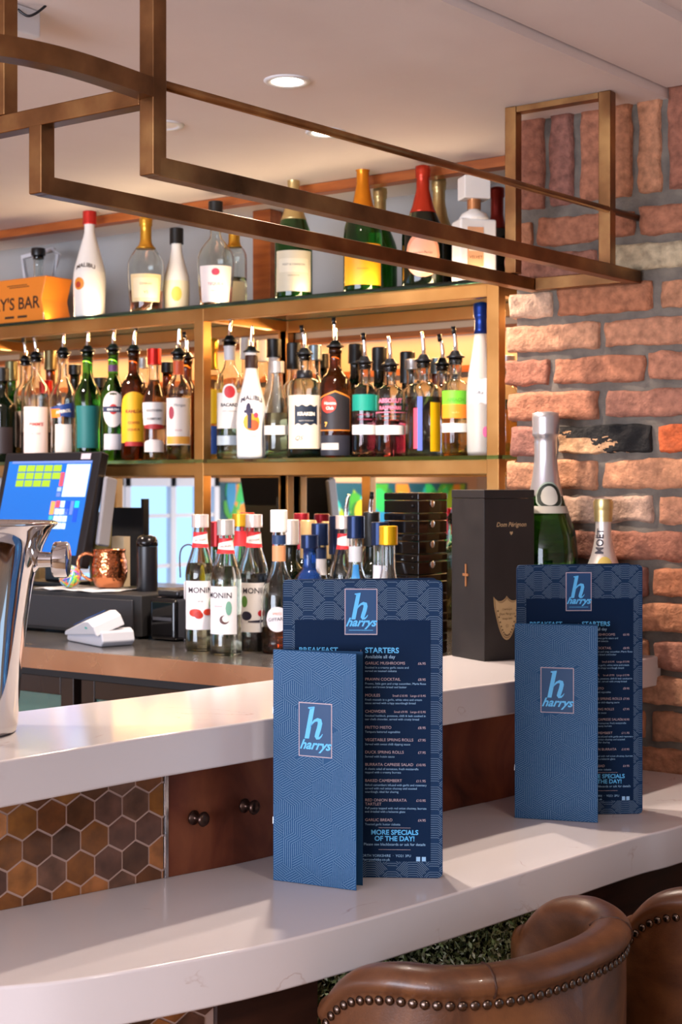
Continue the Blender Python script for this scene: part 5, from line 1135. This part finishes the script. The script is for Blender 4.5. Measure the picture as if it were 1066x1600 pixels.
def stool(x, y, rz, label, rise=0.0):
    t_ = thing('bar_stool', label, 'bar stool', (x, y, 0), rz, 'brown leather bar stools at the lower counter')
    # plan: U open towards local -x
    NA = 40; A0 = math.radians(106)
    ZR, ZA, ZS = 0.916 + rise, 0.862 + rise, 0.66
    def plan(a):   # centre line, a = 0 at the back (+x)
        e = 2.6; c, s = math.cos(a), math.sin(a)
        rr = (abs(c) ** e + abs(s) ** e) ** (-1 / e); return Vector((0.166 * c * rr, 0.205 * s * rr, 0))
    def rim(a):
        t2 = max(0, (abs(a) - math.radians(70)) / (A0 - math.radians(70))); return ZR - 0.022 * t2 - 0.040 * t2 ** 4
    def section(a, k=1.0):
        z1 = rim(a); lo = ZS - 0.14
        S = [(-0.022, lo), (-0.024, ZS), (-0.028, z1 - 0.10), (-0.033, z1 - 0.035), (-0.029, z1 - 0.012), (-0.012, z1), (0.010, z1 + 0.001), (0.024, z1 - 0.006), (0.031, z1 - 0.018), (0.0285, z1 - 0.028), (0.0225, z1 - 0.033), (0.0215, z1 - 0.045), (0.023, z1 - 0.11), (0.020, ZS), (0.012, lo)]
        return [(r_ * k, (z - (z1 - 0.03)) * (1 if k == 1 else .4 + .6 * k) + (z1 - 0.03)) for r_, z in S]
    V, F = [], []
    stn = []
    for i in range(NA + 1): stn.append((-A0 + 2 * A0 * i / NA, 1.0, 0.0))
    stn = [(-A0, .25, .022), (-A0, .7, .015), (-A0, .93, .007)] + stn + [(A0, .93, .007), (A0, .7, .015), (A0, .25, .022)]
    ns = len(section(0))
    for a, k, ex in stn:
        p = plan(a); q = plan(a + 0.01) - plan(a - 0.01); tg = q.normalized(); nr_ = Vector((tg.y, -tg.x, 0))
        if nr_.dot(p) < 0: nr_ = -nr_
        p = p + tg * (ex if a > 0 else -ex)
        for r_, z in section(a, k): V.append((p.x + nr_.x * r_, p.y + nr_.y * r_, z))
    m = len(stn)
    for i in range(m - 1):
        for j in range(ns - 1): F.append((i * ns + j, i * ns + j + 1, (i + 1) * ns + j + 1, (i + 1) * ns + j))
    F.append(tuple(range(ns - 1, -1, -1))); F.append(tuple((m - 1) * ns + j for j in range(ns)))
    o = obj('backrest', V, F, M_lea, t_, True); sb = o.modifiers.new('s', 'SUBSURF'); sb.levels = sb.render_levels = 2
    def outer(a, r_, z): 
        p = plan(a); q = (plan(a + 0.01) - plan(a - 0.01)).normalized(); nn = Vector((q.y, -q.x, 0)); nn = nn if nn.dot(p) > 0 else -nn
        return p + nn * r_ + Vector((0, 0, z)), nn
    mb = MB(); L_ = 0; last = None; a = -A0 + 0.03; cnt = 0
    while a < A0 - 0.02:
        p, nn = outer(a, 0.0235, rim(a) - 0.0405)
        if last is None or (p - last).length > 0.0148:
            k = len(mb.v); mb.sphere((0, 0, 0), 0.0062, 12, 6)
            for i in range(k, len(mb.v)):
                q = Vector(mb.v[i]); mb.v[i] = tuple(p + nn * (q.z * .55) + Vector((-nn.y, nn.x, 0)) * q.x + Vector((0, 0, 1)) * q.y)
            last = p; cnt += 1
        a += 0.004
    mb.build('nail_trim', M_nail, t_, smooth=True)
    # seams across the roll
    for a in (math.radians(-38), math.radians(38)):
        pts = []
        for r_, z in section(a)[4:11]: p, nn = outer(a, r_ * 0.97, z - 0.0008); pts.append(tuple(p))
        MB().tube(pts, 0.0016, 6).build('seam', mat('seam_dark', '#3a1e10', 0.6), t_, smooth=True)
    sp_ = []
    for i in range(40):
        a = 2 * PI * i / 40; c, s = math.cos(a), math.sin(a); rr = (abs(c) ** 3 + abs(s) ** 3) ** (-1 / 3); sp_.append((0.150 * c * rr - 0.008, 0.180 * s * rr))
    sm = MB()
    for z, k in ((ZS - 0.06, .93), (ZS - 0.055, 1), (ZS - 0.01, 1.0), (ZS + 0.012, .96), (ZS + 0.022, .8), (ZS + 0.026, .4)): sm.v += [(x_ * k, y_ * k, z) for x_, y_ in sp_]
    for i in range(5):
        for j in range(40): sm.f.append((i * 40 + j, i * 40 + (j + 1) % 40, (i + 1) * 40 + (j + 1) % 40, (i + 1) * 40 + j)); sm.mi.append(0)
    sm.f.append(tuple(range(39, -1, -1))); sm.f.append(tuple(200 + j for j in range(40))); sm.mi += [0, 0]
    sm.build('seat', M_lea, t_, smooth=True)
    for sx in (-1, 1):
        for sy in (-1, 1): MB().tube([(0.125 * sx, 0.14 * sy, ZS - 0.13), (0.165 * sx, 0.18 * sy, 0.0)], [0.018, 0.012], square=True).build('leg', M_darkwood, t_)
    MB().box((-0.15, -0.165, ZS - 0.145), (0.15, 0.165, ZS - 0.062)).build('seat_frame', M_darkwood, t_, bevel=0.01)
    rl = MB()
    for sy in (-1, 1): rl.tube([(-0.152, 0.167 * sy, 0.22), (0.152, 0.167 * sy, 0.22)], 0.009)
    rl.tube([(-0.152, -0.167, 0.22), (-0.152, 0.167, 0.22)], 0.009); rl.build('foot_rail', M_brass, t_)
stool(-1.018, 1.722, math.radians(-8), 'brown leather tub-backed bar stool nearest the camera, studded under its rolled rim')
stool(-0.885, 2.30, math.radians(-2), 'brown leather bar stool by the brick wall, behind the nearer stool', -0.010)

# ------------------------------------------------------------------ leaf mural across the room (seen in the mirror)
mu = thing('leaf_mural', 'wide mural of tropical leaves on the far wall, reflected in the bar mirror', 'mural', (-6.49, -2.6, 1.25))
MB().box((0, -1.7, -0.75), (0.01, 1.75, 0.28)).build('panel', paint('#0f4a58', 0.6), mu)
lc = ['#3f9a2c', '#2fb85a', '#9ab82a', '#d8c02a', '#1fa8a0', '#4fc8e0', '#1f6a2a', '#e08a2a', '#2a8ab8']
bl = {}
for i in range(170):
    c = random.choice(lc); mb = bl.setdefault(c, MB()); y0, z0 = random.uniform(-1.6, 1.6), random.uniform(-0.35, 0.25); a = random.uniform(0, PI); l_, w_ = random.uniform(.15, .38), random.uniform(.05, .10)
    P = []
    for k in range(16):
        q = 2 * PI * k / 16; u, v_ = l_ / 2 * math.cos(q), w_ * math.sin(q) * (1 - abs(math.cos(q)) ** 3)
        P.append((0.0105 + i * 0.00004, max(-1.7, min(1.74, y0 + u * math.cos(a) - v_ * math.sin(a))), max(-.74, min(.27, z0 + u * math.sin(a) + v_ * math.cos(a)))))
    mb.add(P, [tuple(range(16))])
for c, mb in bl.items(): mb.build('leaf_shapes', paint(c, 0.6), mu)
spot('lamp_and_fill_beam', (-5.3, -2.6, 2.2), 260, WARM, 110, 0.6, 0.05, (0, math.radians(35), 0))  # added fill spot without a fixture, brightens the mural for the mirror
